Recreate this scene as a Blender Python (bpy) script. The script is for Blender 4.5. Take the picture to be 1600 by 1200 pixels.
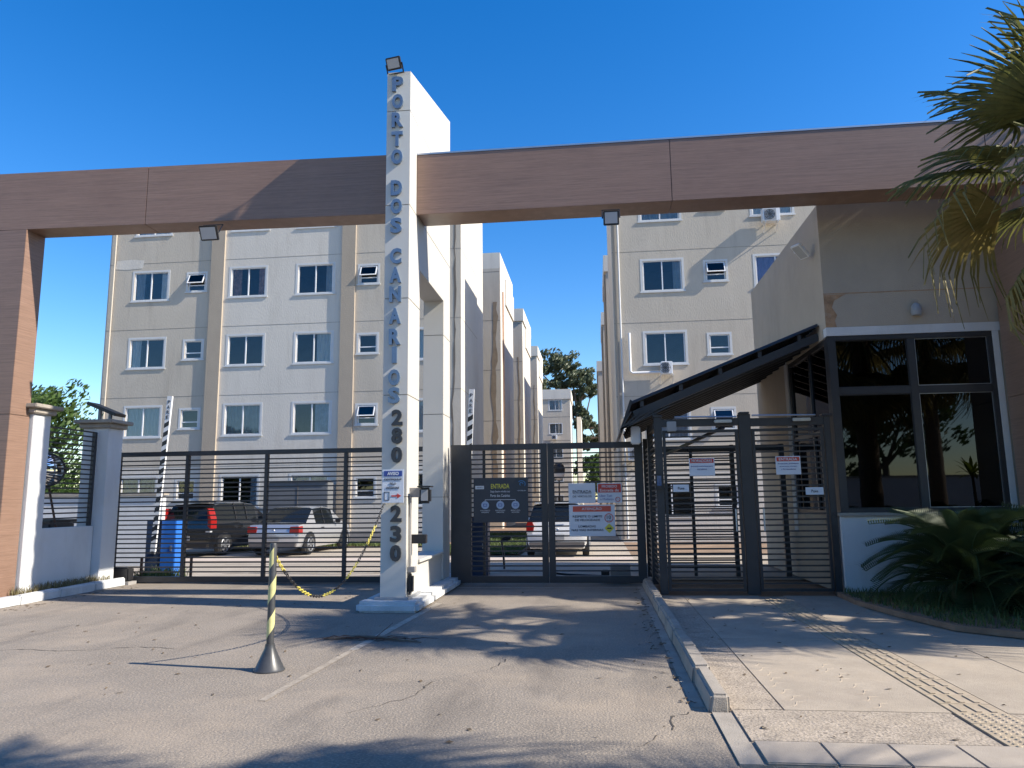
import bpy, bmesh, math, random
from mathutils import Vector, Matrix
R = math.radians
random.seed(7)
S = bpy.context.scene
col = S.collection
for o in list(bpy.data.objects): bpy.data.objects.remove(o)

# ------------------------------------------------------------------ camera
cd = bpy.data.cameras.new('camera'); cam = bpy.data.objects.new('camera', cd); col.objects.link(cam)
cd.sensor_width = 36; cd.lens = 36 * 1160 / 1600; cd.clip_start = .05; cd.clip_end = 3000
yaw, pitch, roll = R(6.3), R(8.8), R(.7)
F = Vector((-math.sin(yaw) * math.cos(pitch), math.cos(yaw) * math.cos(pitch), math.sin(pitch)))
R0 = Vector((math.cos(yaw), math.sin(yaw), 0)); U0 = R0.cross(F)
Rv = math.cos(roll) * R0 - math.sin(roll) * U0; Uv = math.sin(roll) * R0 + math.cos(roll) * U0
M4 = Matrix((Rv, Uv, -F)).transposed().to_4x4(); M4.translation = Vector((0, 0, 1.55))
cam.matrix_world = M4
S.camera = cam
S.render.resolution_x = 1024; S.render.resolution_y = 768

# ------------------------------------------------------------------ light
SD = Vector((-1, .155, -.76)).normalized()            # the way sunlight travels
w = bpy.data.worlds.new('World'); S.world = w; w.use_nodes = True
nt = w.node_tree
sky = nt.nodes.new('ShaderNodeTexSky'); sky.sky_type = 'NISHITA'; sky.sun_disc = False
sky.sun_elevation = math.asin(-SD.z); sky.sun_rotation = math.atan2(-SD.x, -SD.y)
sky.air_density = 1.0; sky.dust_density = .3; sky.ozone_density = 1.6; sky.altitude = 100
bg = nt.nodes['Background']; bg.inputs['Strength'].default_value = .104
hs = nt.nodes.new('ShaderNodeHueSaturation'); hs.inputs['Saturation'].default_value = 1.46; hs.inputs['Hue'].default_value = .509
nt.links.new(sky.outputs[0], hs.inputs['Color']); nt.links.new(hs.outputs[0], bg.inputs['Color'])
sl = bpy.data.lights.new('sun', 'SUN'); sl.energy = 3.9; sl.angle = R(.55); sl.color = (1, .92, .80)
so = bpy.data.objects.new('sun', sl); col.objects.link(so); so.rotation_euler = SD.to_track_quat('-Z', 'Y').to_euler()
so.location = (30, -5, 30)
S.view_settings.view_transform = 'Standard'; S.view_settings.look = 'None'
S.view_settings.gamma = 1; S.view_settings.use_curve_mapping = False
S.view_settings.exposure = 1.15

# ------------------------------------------------------------------ materials
MT = {}
def mat(name, c, rough=.7, metal=0, var=.12, vs=3.0, fine=None, bump=0, bs=80, stretch=(1, 1, 1), spec=.5, dirt=None, ds=.5, da=.5, coat=0, dstretch=(1, 1, 1), wear=None):
    """colour c with broad variation, optional fine grain, dirt patches and relief"""
    if name in MT: return MT[name]
    m = bpy.data.materials.new(name); m.use_nodes = True; MT[name] = m
    t = m.node_tree; N = t.nodes; L = t.links; b = N['Principled BSDF']
    b.inputs['Roughness'].default_value = rough; b.inputs['Metallic'].default_value = metal
    b.inputs['Specular IOR Level'].default_value = spec; b.inputs['Coat Weight'].default_value = coat
    if var == 0 and not bump and not dirt and not fine:
        b.inputs['Base Color'].default_value = (*c, 1); return m
    tc = N.new('ShaderNodeTexCoord'); mp = N.new('ShaderNodeMapping'); mp.inputs['Scale'].default_value = stretch
    L.new(tc.outputs['Object'], mp.inputs['Vector'])
    n1 = N.new('ShaderNodeTexNoise'); n1.inputs['Scale'].default_value = vs; n1.inputs['Detail'].default_value = 6; n1.inputs['Roughness'].default_value = .65
    L.new(mp.outputs[0], n1.inputs['Vector'])
    rp = N.new('ShaderNodeValToRGB'); rp.color_ramp.elements[0].position = .3; rp.color_ramp.elements[1].position = .7
    rp.color_ramp.elements[0].color = (*[max(0, x * (1 - var)) for x in c], 1); rp.color_ramp.elements[1].color = (*[min(1, x * (1 + var)) for x in c], 1)
    L.new(n1.outputs['Fac'], rp.inputs['Fac']); out = rp.outputs['Color']
    def mixc(fac, a, colr, mode='MIX'):
        mx = N.new('ShaderNodeMix'); mx.data_type = 'RGBA'; mx.blend_type = mode
        L.new(fac, mx.inputs['Factor']); L.new(a, mx.inputs['A']); mx.inputs['B'].default_value = (*colr, 1)
        return mx.outputs['Result']
    if fine:                                    # (scale, amount, colour)
        n2 = N.new('ShaderNodeTexNoise'); n2.inputs['Scale'].default_value = fine[0]; n2.inputs['Detail'].default_value = 3
        L.new(mp.outputs[0], n2.inputs['Vector'])
        r2 = N.new('ShaderNodeMapRange'); r2.inputs['From Min'].default_value = .48; r2.inputs['From Max'].default_value = .66; r2.inputs['To Max'].default_value = fine[1]
        L.new(n2.outputs['Fac'], r2.inputs['Value']); out = mixc(r2.outputs[0], out, fine[2])
    if dirt:
        mq = N.new('ShaderNodeMapping'); mq.inputs['Scale'].default_value = dstretch; mq.inputs['Location'].default_value = (3.1, 7.7, 1.3)
        L.new(tc.outputs['Object'], mq.inputs['Vector'])
        n3 = N.new('ShaderNodeTexNoise'); n3.inputs['Scale'].default_value = ds; n3.inputs['Detail'].default_value = 9; n3.inputs['Roughness'].default_value = .7
        L.new(mq.outputs[0], n3.inputs['Vector'])
        r3 = N.new('ShaderNodeMapRange'); r3.inputs['From Min'].default_value = .5; r3.inputs['From Max'].default_value = .72; r3.inputs['To Max'].default_value = da
        L.new(n3.outputs['Fac'], r3.inputs['Value']); out = mixc(r3.outputs[0], out, dirt)
    if wear:                                    # (colour, scale, amount, stretch)
        mw = N.new('ShaderNodeMapping'); mw.inputs['Scale'].default_value = wear[3]; mw.inputs['Location'].default_value = (11.3, 2.9, 5.1)
        L.new(tc.outputs['Object'], mw.inputs['Vector'])
        n4 = N.new('ShaderNodeTexNoise'); n4.inputs['Scale'].default_value = wear[1]; n4.inputs['Detail'].default_value = 8; n4.inputs['Roughness'].default_value = .62
        L.new(mw.outputs[0], n4.inputs['Vector'])
        r4 = N.new('ShaderNodeMapRange'); r4.inputs['From Min'].default_value = .52; r4.inputs['From Max'].default_value = .75; r4.inputs['To Max'].default_value = wear[2]
        L.new(n4.outputs['Fac'], r4.inputs['Value']); out = mixc(r4.outputs[0], out, wear[0])
    L.new(out, b.inputs['Base Color'])
    if bump:
        nb = N.new('ShaderNodeTexNoise'); nb.inputs['Scale'].default_value = bs; nb.inputs['Detail'].default_value = 4
        L.new(mp.outputs[0], nb.inputs['Vector'])
        bp = N.new('ShaderNodeBump'); bp.inputs['Strength'].default_value = min(1, bump); bp.inputs['Distance'].default_value = .01 * max(1, bump)
        L.new(nb.outputs['Fac'], bp.inputs['Height']); L.new(bp.outputs[0], b.inputs['Normal'])
    return m
def glassmat(name, tint, trans=.6, refl=(.9, .93, 1)):
    m = bpy.data.materials.new(name); m.use_nodes = True; MT[name] = m
    t = m.node_tree; N = t.nodes; L = t.links; N.remove(N['Principled BSDF'])
    fr = N.new('ShaderNodeFresnel'); fr.inputs['IOR'].default_value = 1.52
    r = N.new('ShaderNodeMapRange'); r.inputs['To Min'].default_value = .03; r.inputs['To Max'].default_value = 1
    L.new(fr.outputs[0], r.inputs['Value'])
    g = N.new('ShaderNodeBsdfGlossy'); g.inputs['Roughness'].default_value = .015; g.inputs['Color'].default_value = (*refl, 1)
    tr = N.new('ShaderNodeBsdfTransparent'); tr.inputs['Color'].default_value = (*[x * trans for x in tint], 1)
    mx = N.new('ShaderNodeMixShader'); L.new(r.outputs[0], mx.inputs[0]); L.new(tr.outputs[0], mx.inputs[1]); L.new(g.outputs[0], mx.inputs[2])
    L.new(mx.outputs[0], N['Material Output'].inputs[0]); return m
def leafmat(name, c1, c2, tr=.35, rough=.5):
    m = bpy.data.materials.new(name); m.use_nodes = True; MT[name] = m
    t = m.node_tree; N = t.nodes; L = t.links; b = N['Principled BSDF']; b.inputs['Roughness'].default_value = rough
    tc = N.new('ShaderNodeTexCoord'); n = N.new('ShaderNodeTexNoise'); n.inputs['Scale'].default_value = 2.2; n.inputs['Detail'].default_value = 8; n.inputs['Roughness'].default_value = .8
    L.new(tc.outputs['Object'], n.inputs['Vector'])
    rp = N.new('ShaderNodeValToRGB'); rp.color_ramp.elements[0].position = .35; rp.color_ramp.elements[1].position = .65
    rp.color_ramp.elements[0].color = (*c1, 1); rp.color_ramp.elements[1].color = (*c2, 1)
    L.new(n.outputs['Fac'], rp.inputs['Fac']); L.new(rp.outputs[0], b.inputs['Base Color'])
    tl = N.new('ShaderNodeBsdfTranslucent'); L.new(rp.outputs[0], tl.inputs['Color'])
    mx = N.new('ShaderNodeMixShader'); mx.inputs[0].default_value = tr
    L.new(b.outputs[0], mx.inputs[1]); L.new(tl.outputs[0], mx.inputs[2]); L.new(mx.outputs[0], N['Material Output'].inputs[0]); return m

asphalt = mat('asphalt', (.215, .186, .153), .9, var=.14, vs=1.1, fine=(48, .75, (.37, .305, .235)), bump=1.0, bs=55, dirt=(.37, .30, .225), ds=.5, da=.75, wear=((.115, .10, .085), 1.0, .8, (1.5, .4, 1)))
yard = mat('yard_asphalt', (.34, .295, .24), .9, var=.14, vs=1.0, fine=(80, .4, (.4, .36, .32)), bump=.8, bs=90)
concrete = mat('concrete', (.37, .315, .25), .9, var=.14, vs=2.2, fine=(75, .35, (.26, .22, .175)), bump=.5, bs=90, dirt=(.27, .225, .18), ds=1.1, da=.6, wear=((.42, .345, .26), 2.0, .7, (1, 1, 1)))
aggregate = mat('aggregate', (.375, .315, .25), .9, var=.2, vs=5, fine=(42, .8, (.17, .145, .115)), bump=1.0, bs=50, dirt=(.38, .315, .24), ds=2.5, da=.8)
tilemat = mat('tile_concrete', (.36, .31, .255), .85, var=.1, vs=4, bump=.3, bs=150)
tactile_m = mat('tactile_tile', (.385, .315, .225), .85, var=.25, vs=5, fine=(90, .3, (.3, .25, .19)), bump=.3, bs=150, dirt=(.36, .30, .24), ds=3, da=.9)
kerbm = mat('kerb_concrete', (.34, .30, .25), .9, var=.2, vs=3, fine=(90, .4, (.27, .25, .22)), bump=.5, bs=90, dirt=(.2, .19, .17), ds=1.5, da=.5)
kerbw = mat('kerb_whitewash', (.56, .57, .57), .9, var=.15, vs=3, bump=.5, bs=60, dirt=(.3, .3, .29), ds=1.8, da=.6)
earth = mat('earth', (.22, .15, .10), .95, var=.3, vs=.8, bump=.8, bs=30)
soil = mat('soil', (.25, .155, .10), .95, var=.3, vs=3, bump=1, bs=40)
paint_w = mat('road_paint', (.42, .38, .32), .85, var=.15, vs=7, fine=(38, .6, (.24, .20, .16)), dirt=(.25, .21, .165), ds=9, da=1.0, wear=((.26, .22, .17), 1.3, 1.0, (1, 1, 1)))
beige = mat('stucco_beige', (.495, .44, .36), .92, var=.08, vs=.7, bump=.7, bs=28, stretch=(1, 1, .35), dirt=(.36, .31, .25), ds=1.3, da=.6, dstretch=(1.6, 1.6, .22), wear=((.56, .505, .43), .5, .6, (1, 1, 1)))
offwhite = mat('stucco_offwhite', (.60, .56, .495), .92, var=.05, vs=.7, bump=.7, bs=28, stretch=(1, 1, .35), dirt=(.46, .42, .36), ds=1.3, da=.6, dstretch=(1.6, 1.6, .22))
tan = mat('stucco_tan', (.38, .32, .25), .92, var=.06, vs=.7, bump=.6, bs=28, dirt=(.28, .235, .185), ds=.9, da=.4, dstretch=(1, 1, .3))
cream = mat('stucco_cream', (.62, .575, .50), .92, var=.05, vs=.6, bump=.7, bs=28, dirt=(.5, .43, .35), ds=.7, da=.4, dstretch=(1, 1, .25))
plinthm = mat('plinth_grey', (.30, .285, .27), .92, var=.1, vs=1, bump=.6, bs=30)
guardwall = mat('guardhouse_stucco', (.42, .355, .275), .9, var=.08, vs=.9, bump=.6, bs=60, dirt=(.33, .27, .2), ds=1.4, da=.5, dstretch=(1, 1, .2))
rustm = mat('rust_stain', (.37, .225, .125), .9, var=.3, vs=9, dirt=(.40, .33, .25), ds=5, da=.9, bump=.3, bs=60)
joint = mat('joint_dark', (.15, .13, .11), .95, var=.1)
streak = mat('sealant_brown', (.255, .195, .135), .9, var=.2, vs=3)
trimw = mat('window_trim', (.56, .57, .57), .8, var=.05, vs=3)
frame_w = mat('white_aluminium', (.72, .73, .74), .45, var=.03)
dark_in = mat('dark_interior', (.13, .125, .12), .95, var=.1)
white_p = mat('white_panel', (.57, .55, .50), .5, var=.02, vs=1.2, dirt=(.50, .475, .42), ds=1.2, da=.3, dstretch=(2, 2, .2))
white_wall = mat('white_wall', (.60, .605, .60), .85, var=.05, vs=1.5, bump=.4, bs=50, dirt=(.42, .41, .39), ds=1.3, da=.45, dstretch=(1, 1, .35))
wood = mat('wood_panel', (.225, .14, .10), .36, var=.22, vs=3.0, stretch=(.35, .35, 16), fine=(14, .5, (.31, .205, .15)), bump=.12, bs=30, dirt=(.165, .095, .065), ds=.6, da=.3)
black_m = mat('black_painted_steel', (.032, .033, .036), .42, var=.15, vs=3, bump=.05, bs=40)
slat_m = mat('slat_steel', (.040, .038, .038), .5, var=.25, vs=2)
brown_m = mat('brown_steel', (.09, .045, .03), .6, var=.2)
steel_sky = mat('letter_sky_reflection', (.16, .225, .31), .36, .45, var=.15, vs=6)  # blue of the mirrored sky painted into the letter colour
steel_dark = mat('digit_dark_reflection', (.045, .05, .055), .45, .3, var=.15, vs=6)  # dark surroundings the lower digits would mirror, put into their colour
alu = mat('aluminium', (.45, .47, .5), .35, .8, var=.06)
plast_k = mat('black_plastic', (.02, .02, .022), .4, var=.1)
grey_p = mat('grey_plastic', (.30, .31, .32), .5, var=.06)
yellow = mat('yellow_plastic', (.62, .52, .10), .5, var=.15, vs=9)
yellow_f = mat('faded_yellow', (.56, .53, .24), .55, var=.15, vs=9)
postgrey = mat('bollard_grey', (.05, .052, .055), .38, var=.2, vs=8)
blue_m = mat('blue_cabinet', (.02, .14, .52), .4, var=.1)
navy_m = mat('navy_cabinet', (.03, .05, .10), .4, var=.15)
lens_m = mat('flood_lens', (.42, .43, .44), .15, var=.04)
sign_w = mat('sign_white', (.62, .66, .72), .45, var=.03)
sign_d = mat('sign_dark', (.025, .033, .047), .4, var=.06)
red_m = mat('sign_red', (.52, .055, .04), .5, var=.05)
redo_m = mat('sign_orange_red', (.58, .10, .06), .5, var=.05)
sblue = mat('sign_blue', (.035, .07, .28), .5, var=.05)
ink = mat('sign_ink', (.03, .035, .05), .6, var=0)
ink_w = mat('sign_white_ink', (.62, .65, .68), .6, var=0)
ink_y = mat('sign_yellow_ink', (.62, .58, .07), .6, var=0)
ink_lb = mat('sign_light_blue', (.33, .42, .55), .6, var=0)
ink_b = mat('sign_sky_blue', (.06, .25, .5), .6, var=0)
red_l = mat('tail_lamp', (.27, .012, .01), .12, var=.1, vs=20, coat=.5)
orange_m = mat('bumper_grey', (.12, .11, .105), .6, var=.1)
rubber = mat('rubber', (.018, .018, .018), .8, var=.1)
car_k = mat('car_black', (.010, .010, .011), .18, coat=1, var=.1)
car_s = mat('car_silver', (.50, .51, .53), .28, .55, var=.03, coat=1)
car_w = mat('car_white', (.72, .72, .71), .25, var=.03, coat=1)
bark = mat('bark', (.16, .12, .09), .95, var=.3, vs=5, bump=1, bs=25)
palmbark = mat('palm_bark', (.17, .125, .085), .95, var=.35, vs=7, stretch=(1, 1, 4), bump=1, bs=18)
petiole_m = mat('petiole', (.16, .17, .05), .6, var=.2)
rooft = mat('awning_sheet', (.022, .023, .026), .5, var=.1)
beamgrey = mat('awning_beam', (.33, .32, .30), .7, var=.08)
curt = [mat('curtain_white', (.78, .77, .74), .9, var=.06), mat('curtain_grey', (.42, .44, .46), .9, var=.12), mat('curtain_brown', (.42, .22, .17), .9, var=.5, vs=6),
        mat('curtain_lilac', (.42, .36, .62), .9, var=.2), mat('curtain_blue', (.45, .52, .62), .9, var=.2)]
bglass = glassmat('window_glass', (.95, .98, 1.0), .95, (.62, .62, .62))
dglass = glassmat('tinted_glass', (.5, .55, .6), .10, (.5, .52, .56))
cglass = mat('car_glass', (.010, .012, .013), .05, var=0)
mirrorm = mat('mirror', (.75, .77, .78), .04, 1.0, var=0)
leaf_eu = leafmat('eucalyptus_leaf', (.055, .075, .038), (.125, .145, .075), .25)
leaf_gr = leafmat('green_leaf', (.04, .085, .018), (.10, .165, .035), .35)
leaf_lm = leafmat('lime_leaf', (.16, .24, .03), (.28, .33, .05), .4)
leaf_pm = leafmat('palm_leaf', (.065, .085, .025), (.21, .205, .06), .35, .6)
leaf_py = leafmat('palm_leaf_dry', (.15, .14, .04), (.32, .25, .085), .35, .6)
leaf_cy = leafmat('cycad_leaf', (.03, .055, .02), (.065, .095, .03), .2, .6)
leaf_lg = leafmat('lawn_blade', (.05, .085, .02), (.12, .15, .04), .3)
leaf_dry = leafmat('dry_grass', (.16, .14, .06), (.27, .22, .11), .3)

# ------------------------------------------------------------------ helpers
ORG = {}
def org(p):
    return ORG.get(p.name, Vector((0, 0, 0))) if p else Vector((0, 0, 0))
def tag(o, label, cat=None, group=None, kind=None):
    if label: o['label'] = label
    if cat: o['category'] = cat
    if group: o['group'] = group
    if kind: o['kind'] = kind
    return o
def thing(name, label, cat, loc, group=None, rz=0):
    o = bpy.data.objects.new(name, None); col.objects.link(o); o.location = loc; o.rotation_euler = (0, 0, rz); o.empty_display_size = .2
    ORG[o.name] = Vector(loc); return tag(o, label, cat, group)
class MB:
    def __init__(s): s.v = []; s.f = []
    def add(s, vs, fs):
        n = len(s.v); s.v += [tuple(v) for v in vs]; s.f += [tuple(i + n for i in f) for f in fs]; return s
    def box(s, x0, x1, y0, y1, z0, z1):
        return s.add([(x0, y0, z0), (x1, y0, z0), (x1, y1, z0), (x0, y1, z0), (x0, y0, z1), (x1, y0, z1), (x1, y1, z1), (x0, y1, z1)],
                     [(0, 3, 2, 1), (4, 5, 6, 7), (0, 1, 5, 4), (1, 2, 6, 5), (2, 3, 7, 6), (3, 0, 4, 7)])
    def obox(s, c, sx, sy, sz, rot=None):
        c = Vector(c); q = rot.to_matrix() if rot else Matrix.Identity(3)
        vs = [c + q @ Vector((a * sx / 2, b * sy / 2, d * sz / 2)) for d in (-1, 1) for a, b in ((-1, -1), (1, -1), (1, 1), (-1, 1))]
        return s.add(vs, [(0, 3, 2, 1), (4, 5, 6, 7), (0, 1, 5, 4), (1, 2, 6, 5), (2, 3, 7, 6), (3, 0, 4, 7)])
    def bar(s, a, b, wd, ht=None, up=(0, 0, 1)):
        a = Vector(a); b = Vector(b); ht = ht or wd; d = (b - a).normalized(); u = Vector(up)
        if abs(d.dot(u)) > .98: u = Vector((0, 1, 0))
        r = d.cross(u).normalized() * wd / 2; u2 = r.cross(d).normalized() * ht / 2
        vs = [p + i * r + j * u2 for p in (a, b) for i, j in ((-1, -1), (1, -1), (1, 1), (-1, 1))]
        return s.add(vs, [(0, 3, 2, 1), (4, 5, 6, 7), (0, 1, 5, 4), (1, 2, 6, 5), (2, 3, 7, 6), (3, 0, 4, 7)])
    def prism(s, poly, axis, a, b):
        """poly of 2-D points swept along axis; axis x: (y,z), y: (x,z), z: (x,y)"""
        def P(p, t): return {'x': (t, p[0], p[1]), 'y': (p[0], t, p[1]), 'z': (p[0], p[1], t)}[axis]
        n = len(poly); vs = [P(p, a) for p in poly] + [P(p, b) for p in poly]
        return s.add(vs, [tuple(range(n)), tuple(range(2 * n - 1, n - 1, -1))] + [(i, i + n, (i + 1) % n + n, (i + 1) % n) for i in range(n)])
    def tube(s, pts, rs, n=8, cap=True):
        pts = [Vector(p) for p in pts]
        if not hasattr(rs, '__len__'): rs = [rs] * len(pts)
        rings = []; base = len(s.v); prev = None
        for i, p in enumerate(pts):
            d = (pts[min(i + 1, len(pts) - 1)] - pts[max(i - 1, 0)]).normalized()
            if prev is None:
                u = Vector((0, 0, 1)) if abs(d.z) < .9 else Vector((1, 0, 0)); u = (u - d * u.dot(d)).normalized()
            else: u = (prev - d * prev.dot(d)).normalized()
            prev = u; q = d.cross(u)
            s.v += [tuple(p + rs[i] * (math.cos(2 * math.pi * k / n) * u + math.sin(2 * math.pi * k / n) * q)) for k in range(n)]
        for i in range(len(pts) - 1):
            for k in range(n):
                a = base + i * n + k; b = base + i * n + (k + 1) % n; s.f.append((a, b, b + n, a + n))
        if cap: s.f.append(tuple(base + k for k in range(n - 1, -1, -1))); s.f.append(tuple(base + (len(pts) - 1) * n + k for k in range(n)))
        return s
    def lathe(s, prof, c=(0, 0, 0), n=24):
        pts = [(c[0], c[1], c[2] + z) for r, z in prof]; base = len(s.v)
        for r, z in prof: s.v += [(c[0] + r * math.cos(2 * math.pi * k / n), c[1] + r * math.sin(2 * math.pi * k / n), c[2] + z) for k in range(n)]
        for i in range(len(prof) - 1):
            for k in range(n):
                a = base + i * n + k; b = base + i * n + (k + 1) % n; s.f.append((a, b, b + n, a + n))
        s.f.append(tuple(base + k for k in range(n - 1, -1, -1))); s.f.append(tuple(base + (len(prof) - 1) * n + k for k in range(n))); return s
    def mesh(s, name, m, bevel=0, smooth=False, off=Vector((0, 0, 0)), seg=2):
        me = bpy.data.meshes.new(name); me.from_pydata([(v[0] - off.x, v[1] - off.y, v[2] - off.z) for v in s.v], [], s.f)
        if bevel or True:
            bm = bmesh.new(); bm.from_mesh(me); bmesh.ops.recalc_face_normals(bm, faces=bm.faces)
            if bevel:
                bmesh.ops.bevel(bm, geom=[e for e in bm.edges if e.is_manifold and e.calc_face_angle(0) > .5], offset=bevel, segments=seg, affect='EDGES', clamp_overlap=True)
            bm.to_mesh(me); bm.free()
        if smooth: 
            for p in me.polygons: p.use_smooth = True
            if smooth != 'full': me.set_sharp_from_angle(angle=R(38))
        me.materials.append(m); return me
    def build(s, name, m, parent=None, bevel=0, smooth=False, world=True, seg=2):
        off = org(parent) if world else Vector((0, 0, 0))
        o = bpy.data.objects.new(name, s.mesh(name, m, bevel, smooth, off, seg)); col.objects.link(o)
        if parent: o.parent = parent; ORG[o.name] = ORG.get(parent.name, Vector((0, 0, 0))) if world else Vector((0, 0, 0))
        return o
def raw(name, vs, fs, m, parent=None, smooth=False):
    me = bpy.data.meshes.new(name); off = org(parent)
    me.from_pydata([(v[0] - off.x, v[1] - off.y, v[2] - off.z) for v in vs], [], fs); me.materials.append(m)
    if smooth:
        for p in me.polygons: p.use_smooth = True
    o = bpy.data.objects.new(name, me); col.objects.link(o)
    if parent: o.parent = parent; ORG[o.name] = off
    return o
def inst(name, me, loc, parent=None, rot=(0, 0, 0), sc=(1, 1, 1)):
    o = bpy.data.objects.new(name, me); col.objects.link(o)
    off = org(parent); o.location = Vector(loc) - off; o.rotation_euler = rot; o.scale = sc
    if parent: o.parent = parent
    ORG[o.name] = Vector(loc)
    return o
def struct(o): o['kind'] = 'structure'; return o
def copy_tree(o, parent=None):
    c = o.copy(); col.objects.link(c); c.parent = parent; ORG[c.name] = ORG.get(o.name, Vector())
    for ch in list(o.children): copy_tree(ch, c)
    return c
def text_mb(s, height, width=None, depth=.002, bold=0.0, shear=0):
    cu = bpy.data.curves.new('text', 'FONT'); cu.body = s; cu.size = 1; cu.extrude = .5; cu.offset = bold; cu.resolution_u = 3; cu.shear = shear
    ob = bpy.data.objects.new('text', cu); me = bpy.data.meshes.new_from_object(ob)
    vs = [v.co.copy() for v in me.vertices]; fs = [tuple(p.vertices) for p in me.polygons]
    bpy.data.objects.remove(ob); bpy.data.curves.remove(cu); bpy.data.meshes.remove(me)
    x0 = min(v.x for v in vs); x1 = max(v.x for v in vs); y0 = min(v.y for v in vs); y1 = max(v.y for v in vs)
    ky = height / (y1 - y0); kx = width / (x1 - x0) if width else ky
    mb = MB(); mb.v = [((v.x - (x0 + x1) / 2) * kx, -v.z * depth, (v.y - (y0 + y1) / 2) * ky) for v in vs]; mb.f = fs
    return mb
def shift(mb, x, y, z):
    mb.v = [(a + x, b + y, c + z) for a, b, c in mb.v]; return mb
def lettering(s, x, y, z, h, wd, m, parent, depth=.003, bold=.0, name='lettering'):
    mb = shift(text_mb(s, h, wd, depth, bold), x, y, z); off = org(parent)
    me = bpy.data.meshes.new(name); me.from_pydata([(v[0] - off.x, v[1] - off.y, v[2] - off.z) for v in mb.v], [], mb.f); me.materials.append(m)
    o = bpy.data.objects.new(name, me); col.objects.link(o); o.parent = parent; return o
def wobble(mb, a):
    mb.v = [(x + random.uniform(-a, a), y + random.uniform(-a, a), z + random.uniform(-a, a)) for x, y, z in mb.v]; return mb
def sheet(name, x0, x1, y0, y1, z, m, nx=1, ny=1):
    vs = [(x0 + (x1 - x0) * i / nx, y0 + (y1 - y0) * j / ny, z) for j in range(ny + 1) for i in range(nx + 1)]
    fs = [(j * (nx + 1) + i, j * (nx + 1) + i + 1, (j + 1) * (nx + 1) + i + 1, (j + 1) * (nx + 1) + i) for j in range(ny) for i in range(nx)]
    return struct(raw(name, vs, fs, m))

# ================================================================== SETTING
sheet('ground', -900, 900, -900, 1500, -.02, earth)
sheet('driveway', -60, .78, -14, 14.75, 0, asphalt)
sheet('street', .78, 70, -14, 4.70, -.003, asphalt)
sheet('inner_road', -30, 24, 14.75, 21.0, -.004, yard)
sheet('parking_bay', -30, -5.3, 21.0, 25.4, -.006, yard)
sheet('inner_lane', -2.15, .9, 21.0, 90, -.006, yard)
sheet('inner_footpath', -30, .9, 19.35, 20.2, .004, mat('pink_concrete', (.47, .40, .35), .9, var=.1, vs=1.5, bump=.4, bs=60))
sheet('lawn_soil', -30, -5.3, 25.4, 40, .0, soil)
sheet('lawn_soil_side', -5.3, -2.2, 21.1, 80, .03, soil)
# painted lines, worn
def marking(name, pts, z=.004):
    return struct(raw(name, [(x, y, z) for x, y in pts], [tuple(range(len(pts)))], paint_w))
marking('lane_line', [(-2.64, 7.9), (-2.54, 7.9), (-2.36, 11.4), (-2.46, 11.4)])
o = marking('lane_line', [(-2.70, 5.9), (-2.63, 5.9), (-2.555, 7.895), (-2.625, 7.895)]); o.data.materials[0] = mat('worn_paint', (.33, .285, .23), .9, var=.2, vs=9, fine=(40, .8, (.22, .185, .145)), dirt=(.23, .195, .155), ds=6, da=1)
for k in range(5): marking('crossing_stripe', [(-2.2 + k * .62, 14.95), (-1.82 + k * .62, 14.95), (-1.62 + k * .62, 15.55), (-2.0 + k * .62, 15.55)], .002)
for k in range(5): marking('hatch_stripe', [(-8.3 + k * 1.25, 16.0 + .05 * k), (-7.2 + k * 1.25, 16.0), (-6.5 + k * 1.25, 16.45), (-7.6 + k * 1.25, 16.45)], .002)
marking('bay_line', [(-9.2, 17.6), (-4.2, 17.6), (-4.2, 17.75), (-9.2, 17.75)], .002)
marking('bay_line', [(-9.4, 18.35), (-4.2, 18.35), (-4.2, 18.47), (-9.4, 18.47)], .002)
marking('gate_track_line', [(-2.5, 13.36), (.72, 13.36), (.72, 13.44), (-2.5, 13.44)])

# pavement on the right: slabs, an aggregate band, a row of tiles, tactile tiles
pave = struct(MB().box(.92, 30, 4.72, 12.24, -.05, .008).build('pavement', concrete))
slabs = []
for (x0, x1, y0, y1) in [(.93, 1.30, 5.845, 8.98), (.93, 1.30, 8.985, 12.24), (1.305, 2.455, 5.845, 8.6), (1.305, 2.455, 8.605, 12.24), (2.825, 3.6, 5.845, 8.9), (2.825, 3.6, 8.905, 12.24), (3.605, 6.2, 4.9, 8.2)]:
    wobble(MB().box(x0, x1, y0, y1, .008, .02), .0015).build('slab', concrete if x0 > 1.2 else aggregate, pave, bevel=.004)
MB().box(.93, 2.44, 5.13, 5.84, .008, .019).build('aggregate_band', aggregate, pave, bevel=.005)
MB().box(2.83, 3.6, 5.13, 5.84, .008, .019).build('aggregate_band', aggregate, pave, bevel=.005)
tb = MB().box(-.2, .2, -.2, .2, 0, .016).mesh('tile', tilemat, bevel=.008)
for i in range(14): inst('tile', tb, (1.14 + .403 * i, 4.92, .008), pave, rot=(0, 0, random.uniform(-.01, .01)))
tg = MB().box(-.123, .123, -.123, .123, 0, .014)
for k in range(3): tg.box(-.085 + .07 * k, -.055 + .07 * k, -.1, .1, .014, .021)
tgm = tg.mesh('tactile_tile', tactile_m, bevel=.003)
tdm_ = MB().box(-.123, .123, -.123, .123, 0, .014)
for a in range(5):
    for b in range(5): tdm_.lathe([(.016, 0), (.010, .007)], (-.09 + .045 * a, -.09 + .045 * b, .014), 6)
tdm = tdm_.mesh('tactile_tile', tactile_m)
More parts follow.
